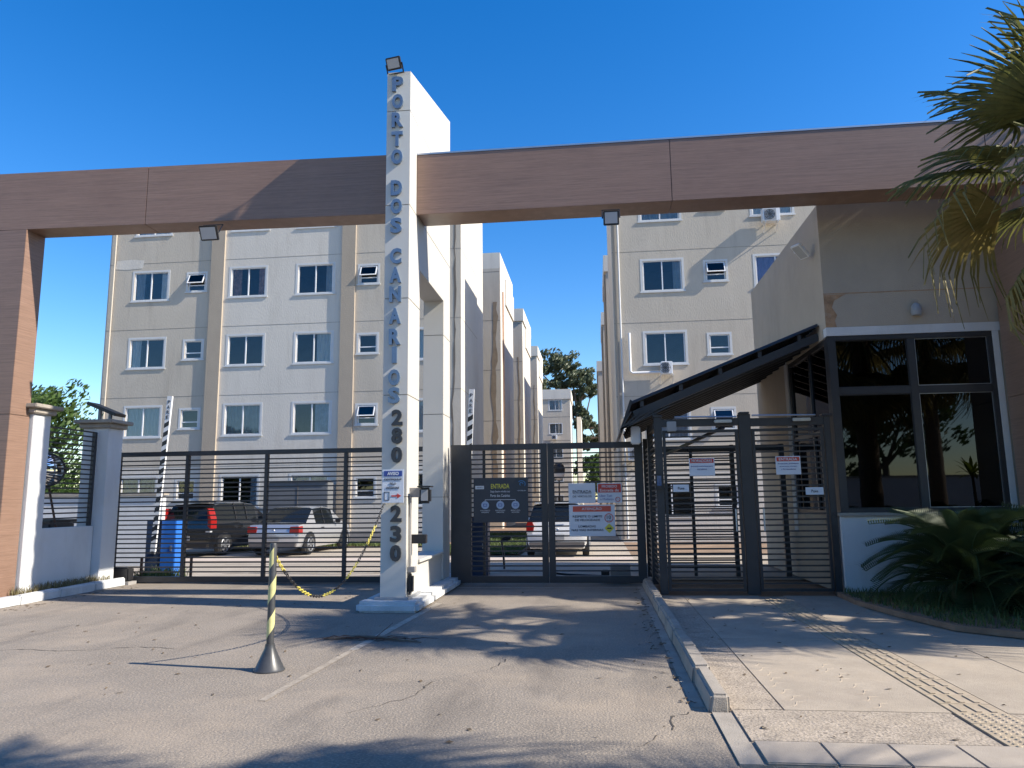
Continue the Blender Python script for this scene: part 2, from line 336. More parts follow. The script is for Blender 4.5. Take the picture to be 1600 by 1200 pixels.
for j in range(27):
    for i in range(2 if j < 3 else 1):
        pass
    inst('tactile_tile', tdm if j < 3 else tgm, (2.64, 5.20 + .25 * j, .009 + random.uniform(0, .003)), pave, rot=(random.uniform(-.006, .006), 0, random.uniform(-.01, .01)), sc=(1.45, 1, 1))
for i in range(6): inst('tactile_tile', tdm, (2.97 + .25 * i, 5.26, .019), pave)
# tyre-tread marks pressed in the wet concrete
for row, x0 in ((0, 1.42), (1, 2.0)):
    for k in range(8):
        cx, cy = x0 + random.uniform(-.04, .04), 5.98 + .19 * k + random.uniform(-.02, .02)
        MB().tube([(cx - .09, cy - .05, .0185), (cx - .03, cy - .045, .0195), (cx + .0, cy + .0, .0195), (cx + .02, cy + .07, .0195), (cx + .10, cy + .10, .018)], [.003, .005, .006, .005, .003], 6).build('tread_ridge', concrete, pave, smooth=True)
struct(MB().box(.785, .918, 4.72, 5.78, -.03, .012).build('pavement_edge', kerbm))
struct(raw('gutter_line', [(.66, 5.95, .003), (.755, 5.95, .003), (.755, 13.6, .003), (.67, 13.6, .003)], [(0, 1, 2, 3)], kerbm))
# kerbs
def kerb_run(name, y0, y1, x0, x1, h, n, m):
    k = thing_s = bpy.data.objects.new(name, None); col.objects.link(k); k['kind'] = 'structure'
    L_ = (y1 - y0) / n
    for i in range(n):
        a = y0 + i * L_ + .006; b = y0 + (i + 1) * L_ - .006
        wobble(MB().prism([(x0, 0 - .02), (x0 + .02, h), (x1, h), (x1, -.02)], 'y', a, b), .010).build('kerb_stone', m, k, bevel=.022, seg=3)
    return k
kerb_run('kerb', 5.80, 14.0, .765, .915, .135, 9, kerbm)
kerb_run('kerb_left', 10.2, 13.75, -9.2, -9.02, .15, 4, kerbw)
struct(MB().box(-16, -9.2, 10.0, 13.75, -.02, .12).build('verge', soil))
# island kerb round the pylon
isl = bpy.data.objects.new('pylon_island', None); col.objects.link(isl); isl['kind'] = 'structure'
MB().box(-3.28, -2.56, 10.45, 14.6, -.02, .1).build('island_top', kerbw, isl)
for a, b in ((10.42, 10.76), (10.78, 11.5), (11.52, 12.35), (12.37, 13.3), (13.32, 14.6)):
    wobble(MB().box(-3.40, -2.50, a, b, -.02, .15), .004).build('kerb_stone', kerbw, isl, bevel=.05, seg=4)
# planting bed on the right
bedp = [(3.62, 12.2), (3.58, 11.3), (3.74, 10.2), (3.98, 9.2), (4.5, 8.7), (6, 8.2), (14, 8.0), (14, 12.2)]
struct(MB().prism(bedp, 'z', .02, .085).build('planting_bed', soil))

# ================================================================== GRASS
def grass(name, label, n, region, h, m, seed, z=0, keep=None, wd=.006):
    rnd = random.Random(seed); vs = []; fs = []; x0, x1, y0, y1 = region; i = 0
    while i < n:
        x = rnd.uniform(x0, x1); y = rnd.uniform(y0, y1)
        if keep and not keep(x, y): i += .2; continue
        hh = h * rnd.uniform(.4, 1.2); a = rnd.uniform(0, 6.28); lx, ly = rnd.gauss(0, .35) * hh, rnd.gauss(0, .35) * hh; ww = wd * rnd.uniform(.7, 1.4)
        b = len(vs); dx, dy = math.cos(a) * ww, math.sin(a) * ww
        vs += [(x - dx, y - dy, z), (x + dx, y + dy, z), (x + lx * .4 + dx * .7, y + ly * .4 + dy * .7, z + hh * .6), (x + lx * .4 - dx * .7, y + ly * .4 - dy * .7, z + hh * .6), (x + lx, y + ly, z + hh)]
        fs += [(b, b + 1, b + 2, b + 3), (b + 3, b + 2, b + 4)]; i += 1
    o = raw(name, vs, fs, m); return tag(o, label, 'grass', kind='stuff')
def inbed(x, y):
    xe = 3.6 if y > 10.8 else (3.66 + (10.8 - y) * .19 if y > 9.2 else 3.98 + (9.2 - y) * 1.3)
    return x > xe + .05 and y > 8.2 + .12 * max(0, 5.5 - x)
grass('grass', 'green grass covering the planting bed below the guardhouse window', 9000, (3.6, 8.0, 8.3, 12.1), .11, leaf_lg, 3, .08, inbed)
grass('grass', 'dry weedy grass along the foot of the white side wall', 900, (-9.36, -9.16, 11.2, 13.5), .14, leaf_dry, 4, .12)
grass('grass', 'mown lawn beside the long blocks behind the vehicle gate', 22000, (-4.9, -2.25, 21.1, 33), .10, leaf_lg, 5, .03, None, .012)
grass('grass', 'sunlit grass strip between the parking bays and the block', 14000, (-19.5, -6, 25.4, 27.0), .10, leaf_lg, 6, .0, None, .012)
grass('grass', 'weeds growing through the sliding gate track', 500, (-9.35, -8.55, 14.2, 15.1), .25, leaf_lg, 8, .0, None, .009)

# ================================================================== APARTMENT BUILDINGS
def ring(mb, x0, x1, z0, z1, t, y0, y1):
    mb.box(x0, x1, y0, y1, z1 - t, z1); mb.box(x0, x1, y0, y1, z0, z0 + t); mb.box(x0, x0 + t, y0, y1, z0 + t, z1 - t); mb.box(x1 - t, x1, y0, y1, z0 + t, z1 - t); return mb
# shared window meshes; origin at the window centre on the wall face (front is -y)
BW, BH, SW, SH = 1.42, 1.16, .70, .72
def winmeshes(wd, ht, small):
    t = .095
    tr = ring(MB(), -wd / 2 - t, wd / 2 + t, -ht / 2 - t * .6, ht / 2 + t * .8, t - .012, -.007, .0)
    tr.box(-wd / 2 - t - .03, wd / 2 + t + .03, -.035, -.009, -ht / 2 - t * .6 - .02, -ht / 2 - t * .6 + .035)
    fr = ring(MB(), -wd / 2, wd / 2, -ht / 2, ht / 2, .04, .03, .08)
    if not small: fr.box(-.022, .022, .03, .08, -ht / 2 + .04, ht / 2 - .04)
    else: fr.box(-wd / 2 + .04, wd / 2 - .04, .03, .08, -ht / 2 + .22, -ht / 2 + .26)
    return tr.mesh('window', trimw), fr.mesh('frame', frame_w)
WT, WF = winmeshes(BW, BH, False); ST, SF = winmeshes(SW, SH, True)
pane_b = MB().box(-BW / 2 + .04, -.022, .05, .058, -BH / 2 + .04, BH / 2 - .04).mesh('pane', bglass)
pane_s1 = MB().box(-SW / 2 + .04, SW / 2 - .04, .05, .058, -SH / 2 + .26, SH / 2 - .04).mesh('pane', bglass)
pane_s2 = MB().box(-SW / 2 + .04, SW / 2 - .04, .05, .058, -SH / 2 + .04, -SH / 2 + .22).mesh('pane', bglass)
sash = ring(MB(), -SW / 2 + .02, SW / 2 - .02, -.44, 0, .035, -.02, .012).mesh('open_sash', frame_w)
sashp = MB().box(-SW / 2 + .055, SW / 2 - .055, -.008, .0, -.405, -.035).mesh('pane', bglass)
def curtain_mesh(w0, w1, m):
    n = max(6, int((w1 - w0) * 22)); vs = []; fs = []
    for i in range(n + 1):
        x = w0 + (w1 - w0) * i / n; y = .115 + .022 * math.sin(i * 1.9) + .012 * math.sin(i * .7)
        vs += [(x, y, -BH / 2), (x + .02 * math.sin(i), y, BH / 2)]
    fs = [(2 * i, 2 * i + 2, 2 * i + 3, 2 * i + 1) for i in range(n)]
    me = bpy.data.meshes.new('curtain'); me.from_pydata(vs, [], fs); me.materials.append(m); return me
CURT = {}
for i, m in enumerate(curt):
    for nm, (a, b) in {'full': (-.68, .68), 'left': (-.68, -.32), 'right': (.1, .68), 'rr': (.4, .68)}.items(): CURT[i, nm] = curtain_mesh(a, b, m)
def window(b, x, z, y, small=False, style=None):
    if not small:
        wn = inst('window', WT, (x, y, z), b); f = inst('frame', WF, (x, y, z), wn)
        if style != 'openL': inst('pane', pane_b, (x, y, z), wn)
        inst('pane', pane_b, (x + (BW / 2 - .009 if style != 'openL' else BW / 2 - .009), y + .012, z), wn)
        if style and style != 'openL':
            for ci in style: inst('curtain', CURT[ci], (x, y, z), wn)
    else:
        wn = inst('window', ST, (x, y, z), b); inst('frame', SF, (x, y, z), wn); inst('pane', pane_s2, (x, y, z), wn)
        if style == 'open':
            s_ = inst('open_sash', sash, (x, y + .03, z + SH / 2 - .03), wn, rot=(R(-25), 0, 0)); 
            p_ = inst('pane', sashp, (x, y + .03, z + SH / 2 - .03), wn, rot=(R(-25), 0, 0))
        else: inst('pane', pane_s1, (x, y, z), wn)
    return wn
def facade(mb, x0, x1, z0, z1, y, holes, deep=.2):
    xs = sorted({x0, x1, *[h[0] for h in holes if x0 < h[0] < x1], *[h[1] for h in holes if x0 < h[1] < x1]})
    zs = sorted({z0, z1, *[h[2] for h in holes if z0 < h[2] < z1], *[h[3] for h in holes if z0 < h[3] < z1]})
    for i in range(len(xs) - 1):
        for j in range(len(zs) - 1):
            cx, cz = (xs[i] + xs[i + 1]) / 2, (zs[j] + zs[j + 1]) / 2
            if any(h[0] < cx < h[1] and h[2] < cz < h[3] for h in holes): continue
            mb.add([(xs[i], y, zs[j]), (xs[i + 1], y, zs[j]), (xs[i + 1], y, zs[j + 1]), (xs[i], y, zs[j + 1])], [(0, 1, 2, 3)])
    for h in holes:
        if h[0] >= x0 and h[1] <= x1 and h[2] >= z0 and h[3] <= z1:
            a, b, c, d = h
            mb.add([(a, y, c), (b, y, c), (b, y, d), (a, y, d), (a, y + deep, c), (b, y + deep, c), (b, y + deep, d), (a, y + deep, d)], [(0, 1, 5, 4), (1, 2, 6, 5), (2, 3, 7, 6), (3, 0, 4, 7)])
def block(label, x0, y0, dz, styles, strips, upper, mid, ground, ztop=15.0, width=14.52, depth=6.3):
    b = thing('apartment_building', label, 'building', (x0 + width / 2, y0, 0))
    x1 = x0 + width; zt = ztop + dz
    cb = [x0 + 1.84, x0 + 5.95, x0 + 8.72, x0 + 12.68]; cs = [x0 + 3.79, x0 + 10.88]
    rows = [r + dz for r in (1.96, 4.70, 7.44, 10.20, 12.94)]
    holes = []
    for r, zc in enumerate(rows):
        for x in cb: holes.append((x - BW / 2, x + BW / 2, zc - BH / 2, zc + BH / 2))
        for x in cs: holes.append((x - SW / 2, x + SW / 2, zc + .08 - SH / 2, zc + .08 + SH / 2))
    z1 = 2.93 + dz
    if strips: sec = [(x0, x0 + 4.4, upper), (x0 + 4.4, x0 + 9.8, mid), (x0 + 9.8, x1, upper)]
    else: sec = [(x0, x1, upper)]
    for a, c, m in sec:
        mb = MB(); facade(mb, a, c, z1, zt, y0, holes); mb.build('wall', m, b)
    mb = MB(); facade(mb, x0, x1, .45 + dz, z1, y0, holes); mb.build('wall', ground, b)
    MB().box(x0 - .0, x1 + .0, y0 - .03, y0 + .1, -.1, .45 + dz).build('plinth', plinthm, b)
    # sides, back and dark rooms
    ys = y0 + 3.96
    mb = MB(); mb.add([(x1, y0, 0), (x1, ys, 0), (x1, ys, zt), (x1, y0, zt)], [(0, 1, 2, 3)])
    mb.add([(x1, ys, 0), (x1 - .1, ys, 0), (x1 - .1, ys, zt), (x1, ys, zt)], [(0, 1, 2, 3)])
    mb.add([(x1 - .1, ys, 0), (x1 - .1, y0 + depth, 0), (x1 - .1, y0 + depth, zt), (x1 - .1, ys, zt)], [(0, 1, 2, 3)])
    mb.add([(x1 - .1, y0 + depth, 0), (x0, y0 + depth, 0), (x0, y0 + depth, zt), (x1 - .1, y0 + depth, zt)], [(0, 1, 2, 3)])
    mb.add([(x0, y0 + depth, 0), (x0, y0, 0), (x0, y0, zt), (x0, y0 + depth, zt)], [(0, 1, 2, 3)])
    mb.build('side_wall', cream, b)
    MB().box(x0 + .02, x1 - .12, y0 + .02, y0 + depth - .02, zt - .3, zt - .15).build('roof', plinthm, b)
    MB().box(x0 - .04, x1 + .04, y0 - .04, y0 + depth + .04, zt, zt + .06).build('parapet_cap', trimw, b)
    mb = MB(); mb.add([(x0 + .1, y0 + 2.4, 0), (x1 - .1, y0 + 2.4, 0), (x1 - .1, y0 + 2.4, zt), (x0 + .1, y0 + 2.4, zt)], [(0, 1, 2, 3)])
    for r in range(6): mb.box(x0 + .05, x1 - .15, y0 + .21, y0 + 2.4, .1 + dz + r * 2.74, .22 + dz + r * 2.74)
    mb.build('interior', dark_in, b)
    for zc in rows:
        pass
    for k in range(5):
        zj = 2.93 + dz + 2.745 * k
        segs = [(x0, x0 + 4.39), (x0 + 4.97, x0 + 9.79), (x0 + 10.37, x1)] if strips else [(x0, x1)]
        for a, c in segs: MB().box(a, c, y0 - .005, y0 + .003, zj - .006, zj + .006).build('floor_joint', mat('joint_soft', (.24, .21, .175), .95, var=.3, vs=4), b)
        MB().box(x1 - .003, x1 + .004, y0, ys, zj - .009, zj + .009).build('floor_joint', tan, b)
    if strips:
        for a in (x0 + 4.4, x0 + 9.8): MB().box(a, a + .55, y0 - .09, y0 + .002, .45 + dz, zt).build('pilaster', tan, b)
    st = dict(styles)
    for r, zc in enumerate(rows):
        for i, x in enumerate(cb): window(b, x, zc, y0, False, st.get((r, i)))
        for i, x in enumerate(cs): window(b, x, zc + .08, y0, True, st.get((r, 's%d' % i)))
    return b, cb, rows, x1
stl = {(3, 0): [(1, 'left'), (0, 'rr')], (3, 's0'): 'open', (3, 1): [(2, 'left'), (2, 'rr')], (3, 2): [(1, 'rr')], (3, 's1'): 'open', (2, 0): [(0, 'left')], (2, 1): None, (2, 2): [(0, 'right')],
       (1, 0): [(0, 'full')], (1, 1): [(1, 'full')], (1, 2): [(4, 'right')], (1, 's1'): 'open', (0, 0): [(4, 'full')], (0, 1): [(4, 'rr')], (0, 2): [(4, 'full')], (2, 3): [(0, 'full')], (1, 3): [(0, 'full')], (3, 3): [(1, 'full')], (4, 1): [(1, 'left')], (4, 0): [(0, 'full')]}
bl, cbl, rowsl, x1l = block('five storey beige block with off-white middle bay and tan pilasters behind sliding gate', -19.45, 27.2, 0, stl, True, beige, offwhite, offwhite)
str_ = {(3, 's0'): 'open', (3, 0): [(1, 'rr')], (3, 1): [(3, 'full')], (4, 0): [(1, 'full')], (4, 1): [(0, 'full')], (1, 's0'): 'open', (0, 0): [(1, 'left')], (2, 1): [(0, 'left')], (1, 0): [(4, 'full')], (0, 1): [(0, 'full')]}
br, cbr, rowsr, x1r = block('plain beige block with outdoor air conditioners behind the guardhouse', .84, 27.2, -.48, str_, False, beige, beige, offwhite)
# downpipes and cables on the two front blocks
MB().tube([(-19.2, 27.14, .1), (-19.2, 27.14, 14.6)], .03, 8).build('downpipe', beige, bl, smooth=True)
MB().tube([(1.08, 27.14, .1), (1.08, 27.14, 14.2)], .035, 8).build('downpipe', trimw, br, smooth=True)
MB().tube([(.93, 27.16, .1), (.93, 27.16, 14.2)], .03, 8).build('downpipe', tan, br, smooth=True)
def crackline(parent, x, y, z0, z1, wd, m, seed, name='wall_crack'):
    rnd = random.Random(seed); n = 26; vs = []; xx = 0
    for i in range(n + 1):
        z = z0 + (z1 - z0) * i / n; xx += rnd.uniform(-.05, .05); xx *= .85; ww = wd * rnd.uniform(.5, 1.3)
        vs += [(x + xx - ww, y, z), (x + xx + ww, y, z)]
    raw(name, vs, [(2 * i, 2 * i + 1, 2 * i + 3, 2 * i + 2) for i in range(n)], m, parent)
raw('repair_patch', [(x, 27.192, z) for x, z in ((-19.2, 10.98), (-18.7, 10.93), (-18.0, 10.97), (-17.95, 11.3), (-18.5, 11.36), (-19.15, 11.32))], [(0, 1, 2, 3, 4, 5)], offwhite, bl)
crackline(bl, -5.22, 27.192, 3.5, 14, .035, joint, 3)
# short gable fronts down the lane
LB = [('second beige block along the lane with a brown sealant streak', 39.07), ('third beige block along the lane with a heavy top ledge', 51.5), ('fourth beige block, last before the far cross building', 64.8)]
for i, (lab, y0) in enumerate(LB):
    b = thing('apartment_building', lab, 'building', (-12.19, y0, 0))
    x0, x1, zt = -19.45, -4.93, 15.0; ys = y0 + 2.2
    MB().box(x0, x1, y0, y0 + 6.3, 0, zt - .9).build('wall', beige, b)
    mb = MB().box(x1 + .004, x1 + .03, y0 + .02, ys, 0, zt - .9); mb.box(x1 + .004, x1 + .10, ys, y0 + 6.3, zt - 2.4, zt - .9); mb.box(x1 + .004, x1 + .02, ys, y0 + 6.3, 0, zt - 2.4); mb.build('side_wall', cream, b)
    MB().box(x0, x1 + (.12 if i else .03), y0 - (.10 if i else .0), y0 + 6.3, zt - .9, zt).build('parapet', offwhite if i != 1 else cream, b)
    for k in range(5):
        zj = 2.93 + 2.745 * k
        MB().box(x0, x1, y0 - .004, y0 + .003, zj - .012, zj + .012).build('floor_joint', joint, b)
    if i == 0: crackline(b, -5.25, y0 - .01, 1.5, 12.2, .13, streak, 11, 'sealant_streak')
    if i == 0: MB().tube([(-4.86, y0 + .9, 0), (-4.86, y0 + .9, 13)], .05, 8).build('downpipe', mat('pipe_terracotta', (.45, .28, .2), .7), b, smooth=True)
    if i > 0: crackline(b, -5.2, y0 - .01, 2, 11.5, .05, streak, 12 + i, 'sealant_streak')
RB = [('beige block second in the row along the lane past the guardhouse', 39.0), ('beige block third in the row along the lane past the guardhouse', 51.5), ('low end block closing the row along the lane past the guardhouse', 64.5)]
for i, (lab, y0) in enumerate(RB):
    b = thing('apartment_building', lab, 'building', (8, y0, 0)); zt = 14.5 if i < 2 else 13.4; x0 = .84 - .04 * i - (.3 if i == 2 else 0)
    MB().box(x0, 15.3, y0, y0 + 6.3, 0, zt - .9).build('wall', beige, b)
    MB().box(x0 - .1, 15.3, y0 - .08, y0 + 6.3, zt - .9, zt).build('parapet', offwhite, b)
    MB().tube([(x0 - .06, y0 + .2, 0), (x0 - .06, y0 + .2, zt - 1)], .05, 8).build('downpipe', tan, b, smooth=True)
    MB().tube([(x0 - .06, y0 + 2.5, 0), (x0 - .06, y0 + 2.5, zt - 1)], .05, 8).build('downpipe', tan, b, smooth=True)
# far cross building at the end of the lane
y0 = 86; b = thing('apartment_building', 'far beige block with white framed windows closing the end of the lane', 'building', (-9, y0, 0))
hl = [(-4.45 - BW / 2, -4.45 + BW / 2, z - BH / 2, z + BH / 2) for z in (12.3 - 2.75 * k for k in range(5))]
mb = MB(); facade(mb, -17, -2.75, 0, 13.0, y0, hl); mb.build('wall', beige, b)
mb = MB().box(-2.75, -2.72, y0, y0 + 7, 0, 13.0); mb.box(-17, -2.75, y0 + .4, y0 + 7, 0, 12.9); mb.build('side_wall', cream, b)
MB().box(-17.1, -2.6, y0 - .12, y0 + 7, 13.0, 14.15).build('parapet', offwhite, b)
MB().box(-2.1, -1.6, y0 + 5, y0 + 12, 0, 11.4).build('wall', cream, b)
for k in range(5):
    window(b, -4.45, 12.3 - 2.75 * k, y0, False, [(0, 'full')] if k == 0 else None)
    MB().box(-17, -2.76, y0 - .01, y0 + .003, 10.9 - 2.75 * k, 10.93 - 2.75 * k).build('floor_joint', joint, b)
# large grey panel before the ground-floor window, boxed out with invented cabinet parts
t = thing('grey_panel', 'large plain grey panel built as a box against the wall behind the silver car', 'cabinet', (-10.8, 26.5, 0))
MB().box(-11.95, -9.7, 26.35, 26.95, .06, 2.26).build('body', mat('panel_grey', (.135, .14, .15), .7, var=.06), t, bevel=.02)
MB().box(-12.0, -9.65, 26.3, 27.0, 2.27, 2.31).build('lid', plinthm, t)
for a in (-11.9, -9.9): MB().box(a, a + .1, 26.4, 26.9, 0, .06).build('foot', plast_k, t)
MB().box(-10.84, -10.82, 26.335, 26.348, .15, 2.2).build('door_gap', joint, t)
# air conditioners
def ac(label, x, z, y, wd=.62, ht=.5, pipe=None):
    a = thing('air_conditioner', label, 'air conditioner', (x, y, z - ht / 2 - .05))
    MB().box(x - wd / 2, x + wd / 2, y - .42, y - .12, z - ht / 2, z + ht / 2).build('casing', frame_w, a, bevel=.02)
    MB().lathe([(.005, 0), (.2, 0), (.2, .02), (.19, .02)], (0, 0, 0), 20)
    g = MB(); 
    for r_ in (.06, .12, .18): g.tube([(x - .06 + r_ * math.cos(k * math.pi / 10), y - .435, z + r_ * math.sin(k * math.pi / 10)) for k in range(21)], .007, 5)
    for k in range(4): g.bar((x - .06 - .19 * math.cos(k * .785), y - .435, z - .19 * math.sin(k * .785)), (x - .06 + .19 * math.cos(k * .785), y - .435, z + .19 * math.sin(k * .785)), .01)
    g.build('fan_grille', plast_k, a)
    MB().box(x - wd / 2 + .05, x + wd / 2 - .14, y - .427, y - .421, z - ht / 2 + .04, z + ht / 2 - .04).build('front_panel', grey_p, a)
    for s in (-1, 1): MB().bar((x + s * .22, y, z - ht / 2 - .02), (x + s * .22, y - .42, z - ht / 2 - .02), .03).bar((x + s * .22, y, z - ht / 2 - .3), (x + s * .22, y - .38, z - ht / 2 - .03), .025).build('bracket', frame_w, a)
    if pipe: MB().tube(pipe, .045, 8).build('duct', frame_w, a, smooth=True)
ac('white air conditioner under the lilac-curtained column of windows, high on the block', 6.66, 11.73, 27.2)
ac('small white air conditioner joined to an L-shaped white duct', 2.66, 6.16, 27.2, .42, .46, [(2.45, 27.1, 6.05), (1.45, 27.1, 6.05), (1.38, 27.1, 6.12), (1.38, 27.1, 7.55)])
ac('white air conditioner below the second window of the far cross building', -4.6, 8.55, 86)
ac('white air conditioner low on the corner behind the awning post', 1.55, 3.1, 27.2, .75, .5)

# ================================================================== TREES
def leaves(vs, fs, c, r, n, size, rnd, flat=.8):
    for _ in range(n):
        while True:
            p = Vector((rnd.uniform(-1, 1), rnd.uniform(-1, 1), rnd.uniform(-1, 1)))
            if .15 < p.length < 1: break
        p = Vector(c) + Vector((p.x * r, p.y * r, p.z * r * flat))
        q = Vector((rnd.gauss(0, 1), rnd.gauss(0, 1), rnd.gauss(0, .6))).normalized(); u = q.orthogonal().normalized(); v = q.cross(u)
        s = size * rnd.uniform(.6, 1.4); b = len(vs)
        vs += [tuple(p - u * s), tuple(p + v * s * .38), tuple(p + u * s), tuple(p - v * s * .38)]; fs.append((b, b + 1, b + 2, b + 3))
def tree(name, label, base, clusters, lsize, per, m, seed, tr=.25, group=None, trunk_to=None, cat='tree'):
    rnd = random.Random(seed); t = thing(name, label, cat, base, group); base = Vector(base)
    vs = []; fs = []; lim = MB()
    top = Vector(trunk_to) if trunk_to else Vector((base.x, base.y, base.z + .55 * max(c[0][2] for c in clusters)))
    lim.tube([base, base.lerp(top, .35) + Vector((rnd.uniform(-.1, .1), 0, 0)), base.lerp(top, .7), top], [tr, tr * .8, tr * .65, tr * .5], 8)
    for c, r in clusters:
        c = Vector(c); a = base.lerp(top, rnd.uniform(.6, 1)); mid = a.lerp(c, .5) + Vector((rnd.uniform(-.3, .3), rnd.uniform(-.3, .3), .2)) * r * .3
        lim.tube([a, mid, c], [tr * .4, tr * .25, tr * .08], 6)
        for k in range(max(3, int(per / 60))):
            d = Vector((rnd.gauss(0, 1), rnd.gauss(0, 1), rnd.gauss(0, .8))).normalized() * r * rnd.uniform(.3, .95)
            leaves(vs, fs, c + d, r * rnd.uniform(.2, .42), 60, lsize, rnd)
    lim.build('trunk', bark, t, smooth=True); raw('crown', vs, fs, m, t); return t
ec = []
rnd = random.Random(21)
for (x, z, r) in [(-7.5, 19, 2.3), (-5.5, 20, 2.4), (-3.3, 19.6, 2.2), (-1.8, 18.0, 1.9), (-.8, 16.4, 1.5), (-3.8, 17.4, 1.9), (-2.3, 15.6, 1.3), (-.2, 15.9, .9), (-2.0, 13.2, 1.3), (-.7, 11.5, 1.2), (.9, 10.6, 1.1), (1.8, 9.7, .8), (-1.2, 9.0, 1.2), (-1.8, 11.2, 1.0), (.2, 9.3, .8), (-6.5, 16.5, 2)]:
    ec.append(((x, 100 + rnd.uniform(-2, 2), z), r))
tree('eucalyptus_tree', 'tall open-crowned eucalyptus rising behind the far cross building', (-2.0, 100, 0), ec, .27, 1150, leaf_eu, 5, .5, trunk_to=(-2.2, 100, 14))
tree('broadleaf_tree', 'dense green bush filling the end of the lane', (.6, 94, 0), [((-1.2 + 1.1 * i, 94 + (i % 2), 2.4 + .9 * (i % 3)), 1.6) for i in range(5)] + [((1.0, 94, 4.9), 1.5), ((-.8, 94, 5.2), 1.5), ((.2, 94, 6.0), 1.3), ((-1.8, 94, 5.6), 1.3)], .22, 900, leaf_gr, 6, .3)
tree('broadleaf_tree', 'sprig-edged tree poking past the edge of the guardhouse-side row of blocks', (3.2, 92, 0), [((2.0, 92, 9.6), 1.0), ((1.6, 92, 10.6), .6), ((3.4, 92, 11), 1.6)], .22, 420, leaf_eu, 7, .3)
tc_ = [((-18.6 + .85 * i + .3 * math.sin(i * 2), 19.5 + .6 * math.sin(i), 3.5 + .5 * math.sin(i * 1.7)), 1.35) for i in range(5)] + [((-18.2 + .85 * i, 19.5, 1.9), 1.1) for i in range(5)] + [((-16.6, 19.4, 4.5), .8), ((-15.9, 19.4, 4.3), .7), ((-17.8, 19.4, 4.6), .8)]
tree('broadleaf_tree', 'clipped dense green tree behind the white side wall', (-16.2, 19.6, 0), tc_, .085, 1900, leaf_gr, 9, .22)

# ---- fan palms
def fan_leaf(seed, n=34, Lr=1.05, droop=.25, half=1.15):
    rnd = random.Random(seed); vs = []; fs = []
    for i in range(n):
        a = -half * 1.5 + 3.0 * half * i / (n - 1); L_ = Lr * (.72 + .28 * math.cos(a * .7)) * rnd.uniform(.92, 1.05)
        dx, dy = math.cos(a), math.sin(a); nx, ny = -dy, dx; fold = .012 * (1 if i % 2 else -1); b = len(vs)
        segs = [(0, .006, 0), (.35, .024, .012), (.62, .022, 0), (.82, .012, -droop * .25), (1, .002, -droop * rnd.uniform(.5, 1.5))]
        for s, w_, zz in segs:
            r = s * L_; z = zz + .10 * s * (1 - s) - .10 * s * abs(a) / half * .4
            for sg in (-1, 0, 1): vs.append((dx * r + nx * w_ * sg, dy * r + ny * w_ * sg, z + (fold + .012 if sg == 0 else 0)))
        for k in range(len(segs) - 1):
            for q in (0, 1):
                p = b + k * 3 + q; fs.append((p, p + 1, p + 4, p + 3))
    return vs, fs
PET = .85
def frond_mesh(seed, m, droop, half):
    vs, fs = fan_leaf(seed, droop=droop, half=half); vs = [(x + PET, y, z) for x, y, z in vs]
    me = bpy.data.meshes.new('frond'); mb = MB(); mb.tube([(0, 0, 0), (PET * .5, 0, .05), (PET + .1, 0, 0)], [.028, .02, .013], 5)
    n = len(vs); me.from_pydata(vs + mb.v, [], fs + [tuple(i + n for i in f) for f in mb.f])
    me.materials.append(m); me.materials.append(petiole_m)
    for p in me.polygons: p.material_index = 1 if p.index >= len(fs) else 0
    return me
FG = [frond_mesh(s, leaf_pm, .18, 1.0 + .08 * s) for s in range(3)]; FY = [frond_mesh(s + 9, leaf_py, .6, .8) for s in range(2)]
def fan_palm(label, x, y, h, seed, nl=26, nd=12, scale=1.0, group=None, fixed=()):
    rnd = random.Random(seed); t = thing('fan_palm', label, 'palm tree', (x, y, 0), group)
    prof = []
    for i in range(24): z = h * i / 23; prof.append((.23 - .07 * i / 23 + (.015 if i % 2 else 0), z))
    MB().lathe(prof, (x, y, 0), 14).build('trunk', palmbark, t, smooth=True)
    for i in range(nl + nd):
        az = i * 2.39996 + rnd.uniform(-.2, .2)
        dead = i >= nl; el = rnd.uniform(-75, -50) if dead else 78 - 105 * (i / nl) + rnd.uniform(-8, 8)
        me = rnd.choice(FY if dead or (i > nl * .72 and rnd.random() < .6) else FG); s = scale * rnd.uniform(.85, 1.1)
        inst('frond', me, (x + .1 * math.cos(az), y + .1 * math.sin(az), h - .1 - (.25 if dead else 0) + .2 * (1 - i / (nl + nd))), t, rot=(rnd.uniform(-.5, .5), R(-el), az), sc=(s, s, s))
    for az, el, s, dry in fixed: inst('frond', (FY if dry else FG)[0], (x, y, h), t, rot=(rnd.uniform(-.6, .6), R(-el), R(az)), sc=(s, s, s))
    return t
pl = 'fan palm at the bed'
fan_palm('fan palm whose fronds hang across the wooden beam beside the guardhouse', 5.62, 8.35, 5.15, 4, 25, 12, 1.08)
fan_palm('fan palm standing farther along the planting bed, beyond the picture edge', 9.5, 8.6, 5.3, 6, 28, 14, 1.1)
fan_palm('tall fan palm by the street, casting shade on the driveway mouth', 6.4, 1.5, 6.4, 8, 30, 14, 1.25)
fan_palm('fan palm farther down the street side', 9.9, 1.4, 6.5, 12, 30, 14, 1.2)
fan_palm('fan palm on the street side opposite the kerb end', 3.5, 1.4, 6.3, 15, 30, 10, 1.2)

